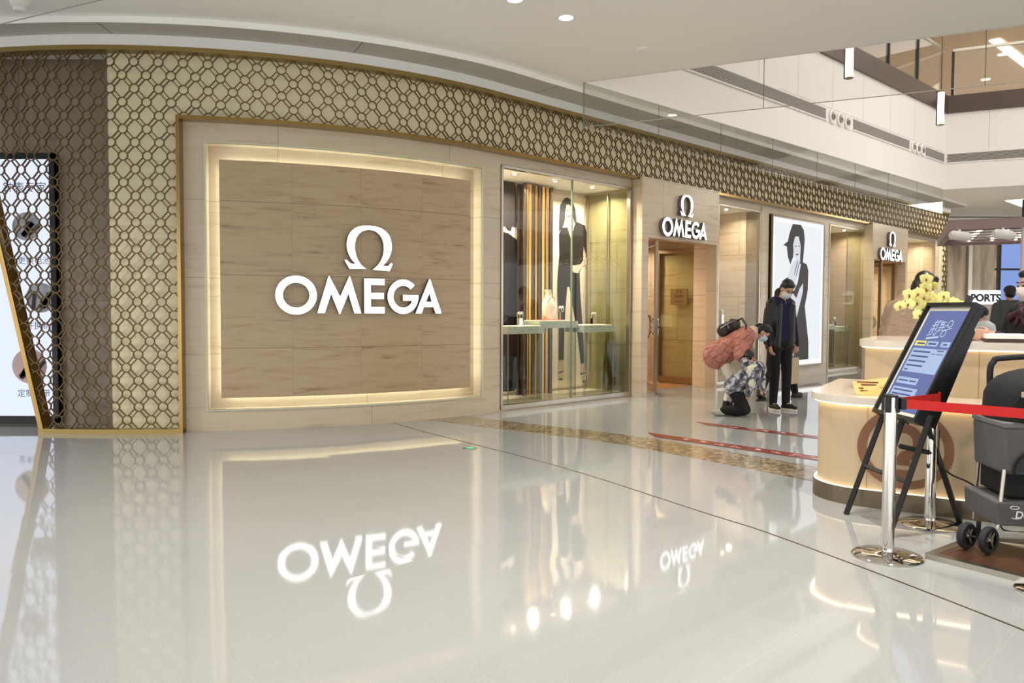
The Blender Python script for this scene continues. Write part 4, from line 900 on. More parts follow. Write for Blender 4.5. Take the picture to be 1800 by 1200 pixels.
for st in stems:
    pts=[bez(st,i/14) for i in range(15)]
    mb=MB(); mb.tube(pts,.004,n=6); mb.build('stem',M_stem,t,smooth=True)
def petal(mb,M,L,wd,mi=0,cup=.18,n=7):
    vs=[];fs=[]
    for i in range(n+1):
        u=i/n; w_=wd*math.sin(PI*(u**.75))**.7 if 0<u<1 else 0.002
        for j in (-2,-1,0,1,2):
            x=w_*j/2; vs.append(M@Vector((x,L*u,cup*L*u*(1-u)*1.6-abs(j)*.02*L)))
    for i in range(n):
        for j in range(4): a=i*5+j; fs.append((a,a+1,a+6,a+5))
    mb.add(vs,fs,mi)
def flower(c,r,yaw,pit,roll):
    # faces the viewer side: normal along -Y before turning
    Rm=Matrix.Translation(c)@Matrix.Rotation(yaw,4,'Z')@Matrix.Rotation(PI/2+pit,4,'X')@Matrix.Rotation(roll,4,'Z')
    f_=thing_child('flower',t)
    mb=MB()
    for a,L,w_ in ((0,r,.36*r),(R(125),r*.95,.34*r),(R(-125),r*.95,.34*r)): petal(mb,Rm@Matrix.Rotation(a,4,'Z'),L,w_)
    for a in (R(66),R(-66)): petal(mb,Rm@Matrix.Translation((0,0,.004))@Matrix.Rotation(a,4,'Z'),r*1.05,.62*r)
    o=mb.build('flower',M_pet,t,smooth=True)
    m2=MB(); m2.sphere((0,0,0),(r*.16,r*.13,r*.2),n=8); m2.tube([(0,-.0,0),(0,-r*.25,r*.12),(0,-r*.38,r*.05)],[r*.1,r*.13,r*.04],n=6); m2.v=[Rm@v for v in m2.v]; m2.build('lip',M_lip,o,smooth=True)
def thing_child(n,p): return None
for si,st in enumerate(stems):
    for k in range((8,5,7,5,5)[si]):
        u=1-k*.11*(1 if si!=1 else 1.2); c=bez(st,max(.25,u))+Vector((rn.uniform(-.03,.03),rn.uniform(-.05,.0),rn.uniform(-.035,.03)))
        flower(c,rn.uniform(.043,.053),rn.uniform(-.7,.6)-.3,rn.uniform(-.35,.35),rn.uniform(-.3,.3))
for a,L in ((0.4,.13),(2.6,.15),(-1.4,.1)):
    mb=MB(); petal(mb,Matrix.Translation((0,0,.15))@Matrix.Rotation(a,4,'Z')@Matrix.Rotation(.5,4,'X'),L,.03,cup=.5); mb.build('leaf',M_leaf,t,smooth=True)
# ================================================================== EASEL SCREEN
BL=Vector((2.388,5.15,.69)); BRr=Vector((2.415,4.655,.69)); up=Vector((.352,0,.716)); upn=up.normalized(); rt=(BRr-BL).normalized(); nn=rt.cross(upn).normalized()
if nn.x>0: nn=-nn
ME=Matrix.Identity(4); ME.col[0]=(*rt,0); ME.col[1]=(*upn,0); ME.col[2]=(*nn,0); ME.col[3]=(*BL,1)
EW=(BRr-BL).length; EH=up.length
t=thing('easel_display',(2.6,4.95,0),0,'tilted black digital display on a black easel showing a blue notice screen','display stand')
c=MB(); c.prism([[(0,0),(EW,0),(EW,EH),(0,EH)]],-.055,-.012,M=ME); part(c,'housing',M_black,t)
c=MB(); c.box((EW/2,.012,0),(EW,.024,.03),M=ME); c.box((EW/2,EH-.012,0),(EW,.024,.03),M=ME); c.box((.011,EH/2,0),(.022,EH-.048,.03),M=ME); c.box((EW-.011,EH/2,0),(.022,EH-.048,.03),M=ME); part(c,'bezel',M_black,t)
c=MB(); c.box((EW/2,EH/2,-.01),(EW-.04,EH-.044,.006),M=ME); part(c,'white_mount',mat('screen_border',RGB(226,220,206),.4),t)
sx0,sx1,sy0,sy1=.045,EW-.045,.05,EH-.05; sw=sx1-sx0; sh=sy1-sy0
scr=thing
c=MB(); c.prism([[(sx0,sy0),(sx1,sy0),(sx1,sy1),(sx0,sy1)]],-.0068,-.005,M=ME); po=part(c,'screen',glow('screen_blue',(.115,.155,.38,1),.72),t)
def srect(u0,v0,u1,v1,z=-.0045,mb=None):
    mb.prism([[(sx0+u0*sw,sy1-v1*sh),(sx0+u1*sw,sy1-v1*sh),(sx0+u1*sw,sy1-v0*sh),(sx0+u0*sw,sy1-v0*sh)]],z-.0003,z,M=ME)
SB=glow('screen_box',(.42,.54,.78,1),.72); SW=glow('screen_white',(.75,.85,1,1),.72); SY=glow('screen_yellow',(.62,.6,.12,1),1.0); SD=glow('screen_ink',(.05,.07,.2,1),1.); SO=glow('screen_orange',(.6,.28,.12,1),.9)
c=MB()
for r_ in ((.06,.38,.94,.62),(.06,.675,.62,.74),(.06,.775,.72,.93),(.36,.305,.64,.355),(.72,.305,.94,.355)): srect(*r_,mb=c)
part(c,'message_boxes',SB,t)
c=MB(); srect(.04,.305,.33,.355,mb=c); part(c,'yellow_button',SY,t)
c=MB()
for k in range(4): srect(.10,.405+k*.047,.56-.03*(k==3),.422+k*.047,z=-.004,mb=c)
srect(.10,.59,.2,.605,z=-.004,mb=c); srect(.10,.70,.36,.715,z=-.004,mb=c); srect(.4,.70,.58,.715,z=-.004,mb=c)
for k in range(3): srect(.10,.795+k*.04,.62-.25*(k==2),.811+k*.04,z=-.004,mb=c)
srect(.1,.322,.3,.34,z=-.004,mb=c); srect(.4,.322,.6,.34,z=-.004,mb=c); srect(.78,.322,.88,.34,z=-.004,mb=c); srect(.72,.39,.88,.402,z=-.004,mb=c); srect(.60,.425,.70,.432,z=-.004,mb=c); srect(.74,.425,.9,.432,z=-.004,mb=c)
part(c,'text_lines',SD,t)
c=MB(); # brushed title strokes and two rings
def sl(pts,w_):
    for a,b in zip(pts[:-1],pts[1:]):
        a=Vector((sx0+a[0]*sw,sy1-a[1]*sh)); b=Vector((sx0+b[0]*sw,sy1-b[1]*sh)); d=(b-a).normalized(); n_=Vector((-d.y,d.x))*w_
        c.prism([[tuple(a-n_),tuple(b-n_),tuple(b+n_),tuple(a+n_)]],-.0043,-.004,M=ME)
for st in ([(.30,.12),(.45,.10)],[(.34,.09),(.30,.16)],[(.26,.15),(.40,.14)],[(.28,.17),(.27,.23)],[(.33,.15),(.33,.23)],[(.30,.19),(.38,.18)],[(.40,.11),(.40,.21)],[(.44,.12),(.58,.11)],[(.47,.14),(.57,.135)],[(.46,.17),(.60,.16)],[(.50,.10),(.48,.21)],[(.55,.13),(.56,.2)],[(.44,.21),(.52,.19)],[(.24,.25),(.34,.235)],[(.38,.22),(.42,.25),(.46,.22)],[(.26,.275),(.56,.255)],[(.26,.285),(.56,.265)],[(.58,.2),(.78,.17)],[(.6,.15),(.66,.14)]): sl(st,.0022)
for cx,cy in ((.70,.13),(.64,.225)):
    pts=[(cx+.055*math.cos(a),cy+.033*math.sin(a)) for a in [2*PI*i/16 for i in range(17)]]; sl(pts,.002)
part(c,'title_lettering',SW,t)
# legs and mast
def legbar(a,b,w_=.028,nm='leg'):
    c=MB(); c.tube([a,b],w_*.7,n=4); part(c,nm,M_blackm,t)
legbar(BL+upn*.08-nn*.06,(2.235,5.18,.0)); legbar(BRr+upn*.08-nn*.06,(2.27,4.66,.0)); 
top=BL+rt*EW*.5+upn*(EH+.09)-nn*.085; legbar(BL+rt*EW*.5+upn*.0-nn*.085,top,.034,'mast')
legbar(BL+rt*EW*.55+upn*.15-nn*.1,(2.88,4.98,0)); 
fa=lambda k:(BL+upn*.08-nn*.06).lerp(Vector((2.235,5.18,0)),k); fb=lambda k:(BRr+upn*.08-nn*.06).lerp(Vector((2.27,4.66,0)),k)
legbar(fa(.55),fb(.55),.022,'cross_bar'); legbar(BL+rt*EW*.5-nn*.06,fa(.55).lerp(fb(.55),.5),.03,'lower_mast')
bk=(BL+rt*EW*.55+upn*.15-nn*.1).lerp(Vector((2.88,4.98,0)),.42); legbar(fa(.3).lerp(fb(.3),.6),bk,.022,'stretcher')
c=MB(); c.hexa([ME@Vector(v) for v in ((.05,.02,-.056),(EW-.01,.02,-.056),(EW-.01,.02,-.13),(.05,.02,-.13),(.05,EH*.82,-.056),(EW-.01,EH*.82,-.056),(EW-.01,EH*.80,-.075),(.05,EH*.80,-.075))]); part(c,'electronics_box',M_black,t)
t=thing('power_cable',(2.95,4.9,0),0,'thin black cable hanging from the easel display to the counter plinth','cable')
pts=smoothpts([(2.67,4.86,.62),(2.66,4.84,.45),(2.70,4.8,.36),(2.85,4.83,.29),(2.97,4.82,.2),(3.02,4.8,.1),(3.05,4.8,.006),(3.2,4.75,.006)])
c=MB(); c.tube(pts,.005,n=6); part(c,'cord',M_black,t,smooth=True)
# ================================================================== STANCHIONS
def stanchion(x,y,label,ang):
    t=thing('queue_stanchion',(x,y,0),ang,label,'stanchion','queue stanchions')
    mb=MB(); mb.lathe([(.182,0),(.184,.006),(.178,.012),(.09,.022),(.045,.03),(.036,.034)],n=48); mb.build('base',M_chrome,t,smooth=True)
    mb=MB(); mb.lathe([(.034,.03),(.034,.80),(.036,.80),(.036,.815),(.034,.815),(.034,.885)],n=28); mb.build('pole',M_steel if False else M_chrome,t,smooth=True)
    mb=MB(); mb.lathe([(.037,.885),(.037,.895),(.030,.90)],n=28); mb.build('cap',M_black,t,smooth=True)
    for k in range(4):
        mb=MB(); mb.box((.036,0,.845),(.018,.03,.085),M=Matrix.Rotation(k*PI/2,4,'Z')); mb.build('belt_clip',M_black,t,bevel=.003)
    return t
st=[(2.08,4.28),(2.66,4.93),(2.64,3.73)]
stanchion(*st[0],'chrome queue stanchion in the foreground holding both red belts',R(-45)); stanchion(*st[1],'chrome queue stanchion half hidden behind the tilted easel display',R(-130)); stanchion(*st[2],'chrome queue stanchion cut off at the right edge, only its base edge in view',R(135))
M_belt=mat('red_belt',RGB(206,30,26),.6,noise=.1,scale=60)
def belt(pts,label,z0=.828,z1=.878,sag=.0):
    t=thing('queue_belt',(*pts[0],z0),0,label,'belt'); c=MB(); seg=[]
    n=10
    for a,b in zip(pts[:-1],pts[1:]):
        for i in range(n): seg.append(Vector(a).lerp(Vector(b),i/n))
    seg.append(Vector(pts[-1])); N_=len(seg)-1
    for i in range(N_):
        a,b=seg[i],seg[i+1]; d=(b-a).normalized(); q=Vector((-d.y,d.x))*.0012; f=lambda k:-sag*4*(k/N_)*(1-k/N_)
        c.hexa([Vector((*(a-q),z0+f(i))),Vector((*(b-q),z0+f(i+1))),Vector((*(b+q),z0+f(i+1))),Vector((*(a+q),z0+f(i))),Vector((*(a-q),z1+f(i))),Vector((*(b-q),z1+f(i+1))),Vector((*(b+q),z1+f(i+1))),Vector((*(a+q),z1+f(i)))])
    part(c,'webbing',M_belt,t)
    a=Vector(pts[0]); d=(Vector(pts[1])-a).normalized(); c=MB(); c.box((*(a+d*.012),(z0+z1)/2),(.03,.03,.06),M=None); part(c,'end_clip',M_black,t)
d02=(Vector(st[2])-Vector(st[0])).normalized()
belt([tuple(Vector(st[0])+d02*.05),tuple(Vector(st[2])-d02*.05)],'taut red belt running from the front stanchion to the right edge')
p1=Vector((2.50,4.55)); d01=(p1-Vector(st[0])).normalized(); d12=(Vector(st[1])-p1).normalized()
belt([tuple(Vector(st[0])+d01*.05),tuple(p1),tuple(Vector(st[1])-d12*.05)],'short red belt bent round the easel toward the rear stanchion')
# ================================================================== WOOD PLATFORM + STROLLER
PC=Vector((2.27,4.25)); pa=Vector((.60,-.80)).normalized(); pb=Vector((.69,.72)).normalized()
pb=Vector((.8,.6)).normalized()
t=thing('floor_platform',(PC.x,PC.y,0),0,'low wooden floor platform with steel edge under the pet stroller','platform')
c=MB()
def quad(u0,u1,v0,v1,z0,z1,c):
    q=[PC+pa*u0+pb*v0,PC+pa*u1+pb*v0,PC+pa*u1+pb*v1,PC+pa*u0+pb*v1]; c.hexa([Vector((*v,z0)) for v in q]+[Vector((*v,z1)) for v in q])
quad(.05,1.9,.05,.55,0,.028,c)
wm_=stone('platform_wood',RGB(78,50,34),RGB(68,43,29),RGB(50,31,22),.9,.09,mort=.0015,vein=(1,14),rough=.35)
uvs=[]
for v in c.v: q_=Vector((v.x,v.y))-PC; uvs.append((q_.dot(pb),q_.dot(pa)))
inv=Matrix.Translation((-PC.x,-PC.y,0)); c.v=[inv@v for v in c.v]; c.build('wood_top',wm_,t,uvs=uvs)
for a_ in ((0,1.9,0,.05),(0,.05,.05,.55)):
    c=MB(); quad(*a_,0,.03,c); part(c,'edge_profile',M_steel,t)
M_fab=mat('stroller_grey_fabric',RGB(96,94,94),.85,noise=.25,scale=60,bump=.2); M_bfab=mat('stroller_black_fabric',RGB(20,20,22),.8,bump=.15,scale=50,noise=.1)
M_mesh=mat('stroller_mesh',RGB(60,60,62),.8,noise=.4,scale=120)
t=thing('pet_stroller',(2.75,4.35,.028),0,'grey and black pet stroller parked on the wooden platform at the right edge','stroller')
SX0,SX1,SY0,SY1=2.515,3.15,4.14,4.60
# local frame: front face toward the camera along x, slight yaw
MS=Matrix.Translation((2.675,4.22,-.02))@Matrix.Rotation(R(-8),4,'Z')
def W_(x,y,z): return MS@Vector((x,y,z))
def sbox(x0,x1,y0,y1,z0,z1,nm,m,tp=0,bev=.01,c=None):
    c=MB(); c.hexa([W_(x0,y0,z0),W_(x1,y0,z0),W_(x1,y1,z0),W_(x0,y1,z0),W_(x0-tp,y0-tp,z1),W_(x1+tp,y0-tp,z1),W_(x1+tp,y1+tp,z1),W_(x0-tp,y1+tp,z1)]); return part(c,nm,m,t,bevel=bev)
sbox(.0,.62,0,.38,.49,.75,'body_fabric',M_fab,tp=.01,bev=.02)
sbox(-.012,.63,-.012,.39,.745,.775,'rim_band',mat('rim_grey',RGB(112,110,110),.8),bev=.006)
c=MB(); pts=[]
M2=MS@Matrix.Translation((0,-.016,0))@Matrix.Rotation(PI/2,4,'X')
ap=[(.04,.50)]+[(.04+.27*(1-math.cos(a)),.52+.15*math.sin(a)) for a in [PI*i/16 for i in range(17)]]+[(.58,.50)]
c.prism([ap],-.004,.002,M=M2); part(c,'mesh_window',M_mesh,t)
c=MB(); c.tube([M2@Vector((x,y,.004)) for x,y in ap],.007,n=8); part(c,'window_piping',M_bfab,t,smooth=True)
# canopy: black half dome over the rear
c=MB(); vs=[];fs=[];n=14;m_=12
for i in range(n+1):
    a=PI*i/n
    for j in range(m_+1):
        b=PI*j/m_; r_=1
        x=.34-.35*math.cos(a)*(abs(math.sin(b))**.25 if True else 1); y=.19-.21*math.cos(b); z=.77+.30*(math.sin(a)**.45)*(.55+.45*math.sin(b)**.5)
        vs.append(W_(x,y,z if 0<i<n else .77))
for i in range(n):
    for j in range(m_): q=i*(m_+1)+j; fs.append((q,q+1,q+m_+2,q+m_+1))
c.add(vs,fs); c.f.append(tuple(j for j in range(m_+1))); c.m.append(0)
part(c,'canopy',M_bfab,t,smooth=True)
c=MB(); c.prism([[(x,y) for x,y in [(.03,.78)]+[(.34-.31*math.cos(a),.77+.25*math.sin(a)**.45*.9) for a in [PI*i/14 for i in range(1,14)]]+[(.62,.78)]]],.0,.012,M=MS@Matrix.Translation((0,-.008,0))@Matrix.Rotation(PI/2,4,'X')); part(c,'canopy_front',M_bfab,t)
c=MB(); c.prism([arc(.30,.80,.16,.12,0,PI,16)],.0,.006,M=MS@Matrix.Translation((0,-.021,0))@Matrix.Rotation(PI/2,4,'X')); part(c,'canopy_opening_flap',mat('flap_brown_black',RGB(36,32,30),.8),t)
c=MB(); c.box((.07,-.024,.93),(.012,.004,.03),M=MS); part(c,'zip_tag',mat('zip_tag',RGB(190,180,160),.4),t)
# handle
c=MB(); c.tube(smoothpts([W_(.08,.36,.80),W_(.07,.36,1.02),W_(.09,.36,1.085),W_(.14,.36,1.105),W_(.5,.36,1.125),W_(.58,.36,1.09),W_(.6,.36,.8)]),.017,n=12); part(c,'handle',M_rubber,t,smooth=True)
# lower frame: tubes, storage basket with logo
for x in (.03,.6):
    c=MB(); c.tube([W_(x-.03,.0,.52),W_(x-.06,-.01,.2)],.011,n=10); part(c,'frame_tube',M_steel,t,smooth=True)
    c=MB(); c.tube([W_(x,.38,.52),W_(x,.42,.14)],.011,n=10); part(c,'frame_tube',M_steel,t,smooth=True)
sbox(.03,.60,.03,.36,.36,.50,'under_seat_frame',M_bfab)
sbox(-.04,.62,-.02,.38,.215,.345,'storage_basket',M_fab,tp=.006,bev=.008)
m=text_mesh('Doog',.055,off=.0012,ext=.0008,align='LEFT',shear=.15); xf(m,MS@Matrix.Translation((.045,-.031,.262))@Matrix.Rotation(PI/2,4,'X'))
c=MB(); c.tube([MS@Vector((.045+.022*math.cos(a),-.029,.318+.008*math.sin(a))) for a in [2*PI*i/16 for i in range(16)]],.0022,n=5,closed=True)
c.tube([MS@Vector(v) for v in ((.03,-.029,.262),(.05,-.029,.257),(.08,-.029,.262))],.0025,n=5)
join(m,c); part(m,'white_logo',mat('logo_white',RGB(232,230,226),.6),t)
def wheel(p,yaw,label=None,r=.075):
    M=Matrix.Translation(p)@Matrix.Rotation(yaw,4,'Z')@Matrix.Rotation(PI/2,4,'Y')
    w_=MB(); w_.lathe([(r*.62,-.016),(r*.9,-.018),(r,-.008),(r,.008),(r*.9,.018),(r*.62,.016)],n=28,M=M,cap=False); wo=part(w_,'wheel',M_rubber,t,smooth=True)
    h_=MB(); h_.lathe([(r*.64,-.008),(r*.64,.008)],n=24,M=M); part(h_,'disc',M_black,wo)
    h_=MB()
    for k in range(3): h_.box((r*.3,0,.012),(r*.6,.014,.006),M=M@Matrix.Rotation(k*2*PI/3+.4,4,'Z'))
    h_.lathe([(.014,.008),(.014,.02)],n=12,M=M); h_.box((0,0,0),(.001,.001,.001),M=M)
    part(h_,'spokes',M_steel,wo)
for (px_,dx) in ((0,0),):
    wheel((2.545,4.33,.105),R(-62)); wheel((2.615,4.245,.105),R(-62)); wheel((2.55+.30,3.98,.105),R(-62))
    c=MB(); c.tube([(2.545,4.33,.105),(2.615,4.245,.105)],.008,n=8); c.tube([(2.585,4.29,.105),(2.58,4.28,.2)],.012,n=8); part(c,'caster_fork',M_blackm,t)
    c=MB(); c.tube([(2.85,3.98,.105),(2.9,4.08,.215)],.012,n=8); part(c,'caster_fork',M_blackm,t)
# ================================================================== PEOPLE
def capsule(mb,a,b,ra,rb,n=12):
    a,b=Vector(a),Vector(b); d=b-a; L=d.length
    if L<1e-5: mb.sphere(a,ra,n=n); return
    q=d.to_track_quat('Z','Y').to_matrix().to_4x4(); M=Matrix.Translation(a)@q
    prof=[(max(ra*math.cos(t),1e-4),ra*math.sin(t)) for t in [-PI/2+PI/8*i for i in range(5)]]+[(max(rb*math.cos(t),1e-4),L+rb*math.sin(t)) for t in [PI/8*i for i in range(5)]]
    mb.lathe(prof,n=n,M=M)
def ell(mb,c,r,M=None,n=16): mb.sphere(c,r,M=M,n=n)
def bake(mb,name,m,parent,voxel=.012,sm=4,smf=.5):
    o=mb.build(name,m,None)
    r=o.modifiers.new('r','REMESH'); r.mode='VOXEL'; r.voxel_size=voxel; r.use_smooth_shade=True
    s_=o.modifiers.new('s','SMOOTH'); s_.iterations=sm; s_.factor=smf
    bpy.context.view_layer.update(); me=bpy.data.meshes.new_from_object(o.evaluated_get(bpy.context.evaluated_depsgraph_get()))
    old=o.data; o.modifiers.clear(); o.data=me; me.name=name; bpy.data.meshes.remove(old)
    for p in me.polygons: p.use_smooth=True
    o.parent=parent; return o
def lk(fwd,up):
    f=Vector(fwd).normalized(); u=Vector(up); r=f.cross(u).normalized(); u=r.cross(f)
    M=Matrix.Identity(4); M.col[0]=(*r,0); M.col[1]=(*f,0); M.col[2]=(*u,0); return M
def hand(mb,w,d,side,curl=.5,palmn=None,k=1.):
    # w wrist, d direction of fingers, palmn palm normal
    d=Vector(d).normalized(); pn=Vector(palmn or (-side,0,0)); pn=(pn-d*pn.dot(d)).normalized(); s_=d.cross(pn).normalized()
    w=Vector(w); pc=w+d*.05*k
    for t in (-.024,-.008,.008,.024): capsule(mb,w+s_*t*.6*k+d*.005,w+s_*t*k+d*.085*k,.013*k,.0115*k,8)
    for i,(t,L) in enumerate(((-.03,.068),(-.0105,.078),(.0105,.073),(.030,.058))):
        a=w+s_*t*k+d*.085*k; b=a+(d*math.cos(curl*.6)+pn*math.sin(curl*.6))*L*.5*k; c=b+(d*math.cos(curl*1.5)+pn*math.sin(curl*1.5))*L*.5*k
        capsule(mb,a,b,.0095*k,.0085*k,8); capsule(mb,b,c,.0085*k,.007*k,8)
    a=w-s_*.022*k+d*.03*k; b=a+(-s_*.75+d*.6+pn*.45).normalized()*.04*k; capsule(mb,a,b,.013*k,.010*k,8); capsule(mb,b,b+(d*.8+pn*.5-s_*.1).normalized()*.032*k,.010*k,.008*k,8)
SKIN=mat('skin',RGB(206,160,134),.5,noise=.06,scale=12); HAIR=mat('dark_hair',RGB(24,20,19),.45,noise=.3,scale=30,bump=.2); HAIR2=mat('brown_hair',RGB(44,26,20),.4,noise=.4,scale=20,bump=.2)
MASK=mat('surgical_mask_blue',RGB(198,220,232),.7); MASKW=mat('mask_white',RGB(222,226,230),.7)
def head(H,f,u,p,skin_mb,hair='short',mask=None,k=1.,face=True,hairm=None,patch=None,vox=.007):
    M=lk(f,u); H=Vector(H); T=Matrix.Translation(H)@M@Matrix.Scale(k,4)
    def E(c,r): ell(skin_mb,T@Vector(c),tuple(q*k for q in r),M=M)
    E((0,-.01,.02),(.074,.092,.098)); E((0,.018,-.045),(.058,.066,.07)); E((0,.04,-.085),(.032,.032,.022)); E((0,.088,-.018),(.012,.02,.026)); E((0,.098,-.03),(.016,.014,.010))
    for s_ in (-1,1): E((s_*.076,-.008,-.01),(.010,.02,.032)); E((s_*.04,.06,-.03),(.022,.02,.02))
    E((0,.066,.022),(.056,.016,.012)); 
    if face:
        c=MB()
        for s_ in (-1,1):
            c.sphere(T@Vector((s_*.031,.0815,.003)),tuple(q*k for q in (.0135,.006,.0055)),M=M,n=10)
            c.tube([T@Vector((s_*.012,.089,.027)),T@Vector((s_*.032,.088,.032)),T@Vector((s_*.052,.074,.026))],.004*k,n=6)
        part(c,'eyes_and_brows',HAIR,p,smooth=True)
        if not mask:
            c=MB(); c.sphere(T@Vector((0,.082,-.062)),tuple(q*k for q in (.022,.008,.007)),M=M,n=10); part(c,'mouth',mat('lips',RGB(170,96,88),.5),p,smooth=True)
    hm=hairm or HAIR; c=MB()
    def Hh(c_,r): ell(c,T@Vector(c_),tuple(q*k for q in r),M=M)
    Hh((0,-.022,.045),(.084,.092,.088)); Hh((0,-.045,.0),(.080,.070,.085))
    Hh((0,.022,.080),(.070,.052,.036)) if hair=='short' else Hh((0,.035,.086),(.062,.048,.030))
    if hair=='bob':
        Hh((0,-.05,-.04),(.088,.075,.11)); 
        for s_ in (-1,1): Hh((s_*.07,-.01,-.02),(.022,.045,.10)); Hh((s_*.05,.05,.07),(.035,.035,.04))
    if hair=='bun': Hh((0,-.12,.07),(.045,.045,.045))
    if hair=='pony': 
        capsule(c,T@Vector((0,-.11,.03)),T@Vector((0,-.15,-.10)),.035*k,.02*k)
    o=bake(c,'hair',hm,None,.008,3); bpy.context.view_layer.update(); o.parent=p; o.data.transform(wm(p).inverted())
    if mask:
        vs=[];n=14;m_=10; c=MB()
        for i in range(n+1):
            a=R(-72)+R(144)*i/n
            for j in range(m_+1):
                z=.0-.105*j/m_; tt=j/m_
                bul=.010*math.sin(PI*tt)*math.cos(a)+.004; r1=.070+bul-.016*tt*tt; r2=.088+bul+.012*math.cos(a)**6*math.sin(PI*min(1,.15+tt))-.022*tt*tt
                vs.append(T@Vector((r1*math.sin(a),.004+r2*math.cos(a)*.98,z-.004)))
        c.add(vs,[(i*(m_+1)+j,i*(m_+1)+j+1,(i+1)*(m_+1)+j+1,(i+1)*(m_+1)+j) for i in range(n) for j in range(m_)])
        for s_ in (-1,1):
            c.tube([T@Vector((s_*.068,.035,-.008)),T@Vector((s_*.082,.0,.018)),T@Vector((s_*.08,-.018,-.0)),T@Vector((s_*.072,.02,-.07))],.0018*k,n=5)
        part(c,'face_mask',mask,p,smooth=True)
    return T
def person(loc,yaw,label,J,clothes,hairk='short',mask=None,look=(0,1,0),hup=(0,0,1),k=1.,hairm=None,vox=.009,group=None,hands=(.5,.5),hdir=None,face=True,nm='person',hk=None):
    p=thing(nm,loc,yaw,label,'person',group); Mw=Matrix.Translation(loc)@Matrix.Rotation(yaw,4,'Z')
    J={a:Mw@Vector(b) for a,b in J.items()}; rot=Matrix.Rotation(yaw,3,'Z')
    look=rot@Vector(look); hup=rot@Vector(hup); hk=hk or k
    b=MB()
    T=head(J['head'],look,hup,p,b,hairk,mask,hk,face,hairm)
    capsule(b,J['neck'],T@Vector((0,-.02,-.05)),.052*k,.05*k)
    sx=(J['shR']-J['shL']); hx=(J['hipR']-J['hipL'])
    capsule(b,J['shL'].lerp(J['shR'],.12),J['shL'].lerp(J['shR'],.88),.055*k,.055*k)
    for q in (.3,.5,.7): capsule(b,J['shL'].lerp(J['shR'],q),J['hipL'].lerp(J['hipR'],q),.095*k,.09*k)
    for s_ in 'LR':
        capsule(b,J['sh'+s_],J['el'+s_],.045*k,.036*k); capsule(b,J['el'+s_],J['wr'+s_],.036*k,.026*k)
        d=J['wr'+s_]-J['el'+s_]
        if hdir and s_ in hdir: d=rot@Vector(hdir[s_])
        hand(b,J['wr'+s_],d,1 if s_=='R' else -1,hands[0 if s_=='L' else 1],rot@Vector((-1 if s_=='R' else 1,.3,0)),k=k)
        capsule(b,J['hip'+s_],J['kn'+s_],.075*k,.05*k); capsule(b,J['kn'+s_],J['an'+s_],.05*k,.032*k); capsule(b,J['an'+s_],J['to'+s_],.032*k,.025*k)
    o=bake(b,'body',SKIN,None,vox,2,.4); o.parent=p; o.data.transform(wm(p).inverted())
    clothes(p,J,k,T,rot)
    return p,J,T
def cloth(p,name,m,fn,vox=.012,sm=5):
    c=MB(); fn(c); o=bake(c,name,m,None,vox,sm); o.parent=p; o.data.transform(wm(p).inverted()); return o
def legs(J,k,r0=.092,r1=.068,r2=.055,upto=.97):
    def f(c):
        capsule(c,J['hipL'].lerp(J['hipR'],.15),J['hipL'].lerp(J['hipR'],.85),.105*k,.105*k)
        for s_ in 'LR':
            capsule(c,J['hip'+s_],J['kn'+s_],r0*k,r1*k); capsule(c,J['kn'+s_],J['kn'+s_].lerp(J['an'+s_],upto),r1*k,r2*k)
    return f
def torso(J,k,r=.12,rh=.125,sh=.07,arm=(.068,.055,.045),low=0.,sides='LR',cuff=.93):
    def f(c):
        dn=(J['hipL']+J['hipR']-J['shL']-J['shR']).normalized()*low
        for q in (.22,.4,.6,.78): capsule(c,J['shL'].lerp(J['shR'],q)-(J['shL']-J['neck'])*0,(J['hipL'].lerp(J['hipR'],q))+dn,r*k*.92,rh*k)
        capsule(c,J['shL'],J['shR'],sh*k,sh*k)
        for s_ in sides:
            capsule(c,J['sh'+s_],J['el'+s_],arm[0]*k,arm[1]*k); capsule(c,J['el'+s_],J['el'+s_].lerp(J['wr'+s_],cuff),arm[1]*k,arm[2]*k)
    return f
def shoes(p,J,k,m,solem=None,h=.05,boot=0):
    for s_ in 'LR':
        a,t_=J['an'+s_],J['to'+s_]; d=(t_-a); d.z=0; d.normalize() 
        fl=(J['to'+s_]-J['an'+s_]); c=MB()
        b0=a+Vector((0,0,-.04*k)); 
        capsule(c,b0-d*.02*k,t_,.046*k,.034*k); capsule(c,b0,b0+d*.09*k,.05*k,.045*k)
        if boot: capsule(c,a,a.lerp(J['kn'+s_],boot),.052*k,.055*k)
        o=bake(c,'shoe',m,None,.009,3); o.parent=p; o.data.transform(wm(p).inverted())
        if solem:
            c=MB(); n_=Vector((-d.y,d.x,0)); up_=d.cross(n_) 
            zz=min(b0.z,t_.z)-.036*k
            pts=[]
            for i in range(20):
                a_=2*PI*i/20; x=math.cos(a_); y=math.sin(a_); pts.append(((x*.145+.045)*k,y*(.046 if x<0 else .052)*k))
            M=Matrix.Identity(4); M.col[0]=(*d,0); M.col[1]=(*n_,0); M.col[3]=(b0.x,b0.y,max(.002,zz-.004),1)
            c.prism([pts],0,.028*k,M=M); part(c,'sole',solem,o)
def pose(h=1.72,**kw):
    s=h/1.75
    J=dict(head=(0,.02,1.635),neck=(0,0,1.47),shL=(-.19,0,1.41),shR=(.19,0,1.41),elL=(-.24,0,1.12),elR=(.24,0,1.12),wrL=(-.25,.06,.87),wrR=(.25,.06,.87),
      hipL=(-.09,0,.93),hipR=(.09,0,.93),knL=(-.10,.02,.50),knR=(.10,.02,.50),anL=(-.10,0,.085),anR=(.10,0,.085),toL=(-.12,.15,.035),toR=(.12,.15,.035))
    J={a:tuple(q*s for q in b) for a,b in J.items()}
    for a,b in kw.items(): J[a]=b
    return J
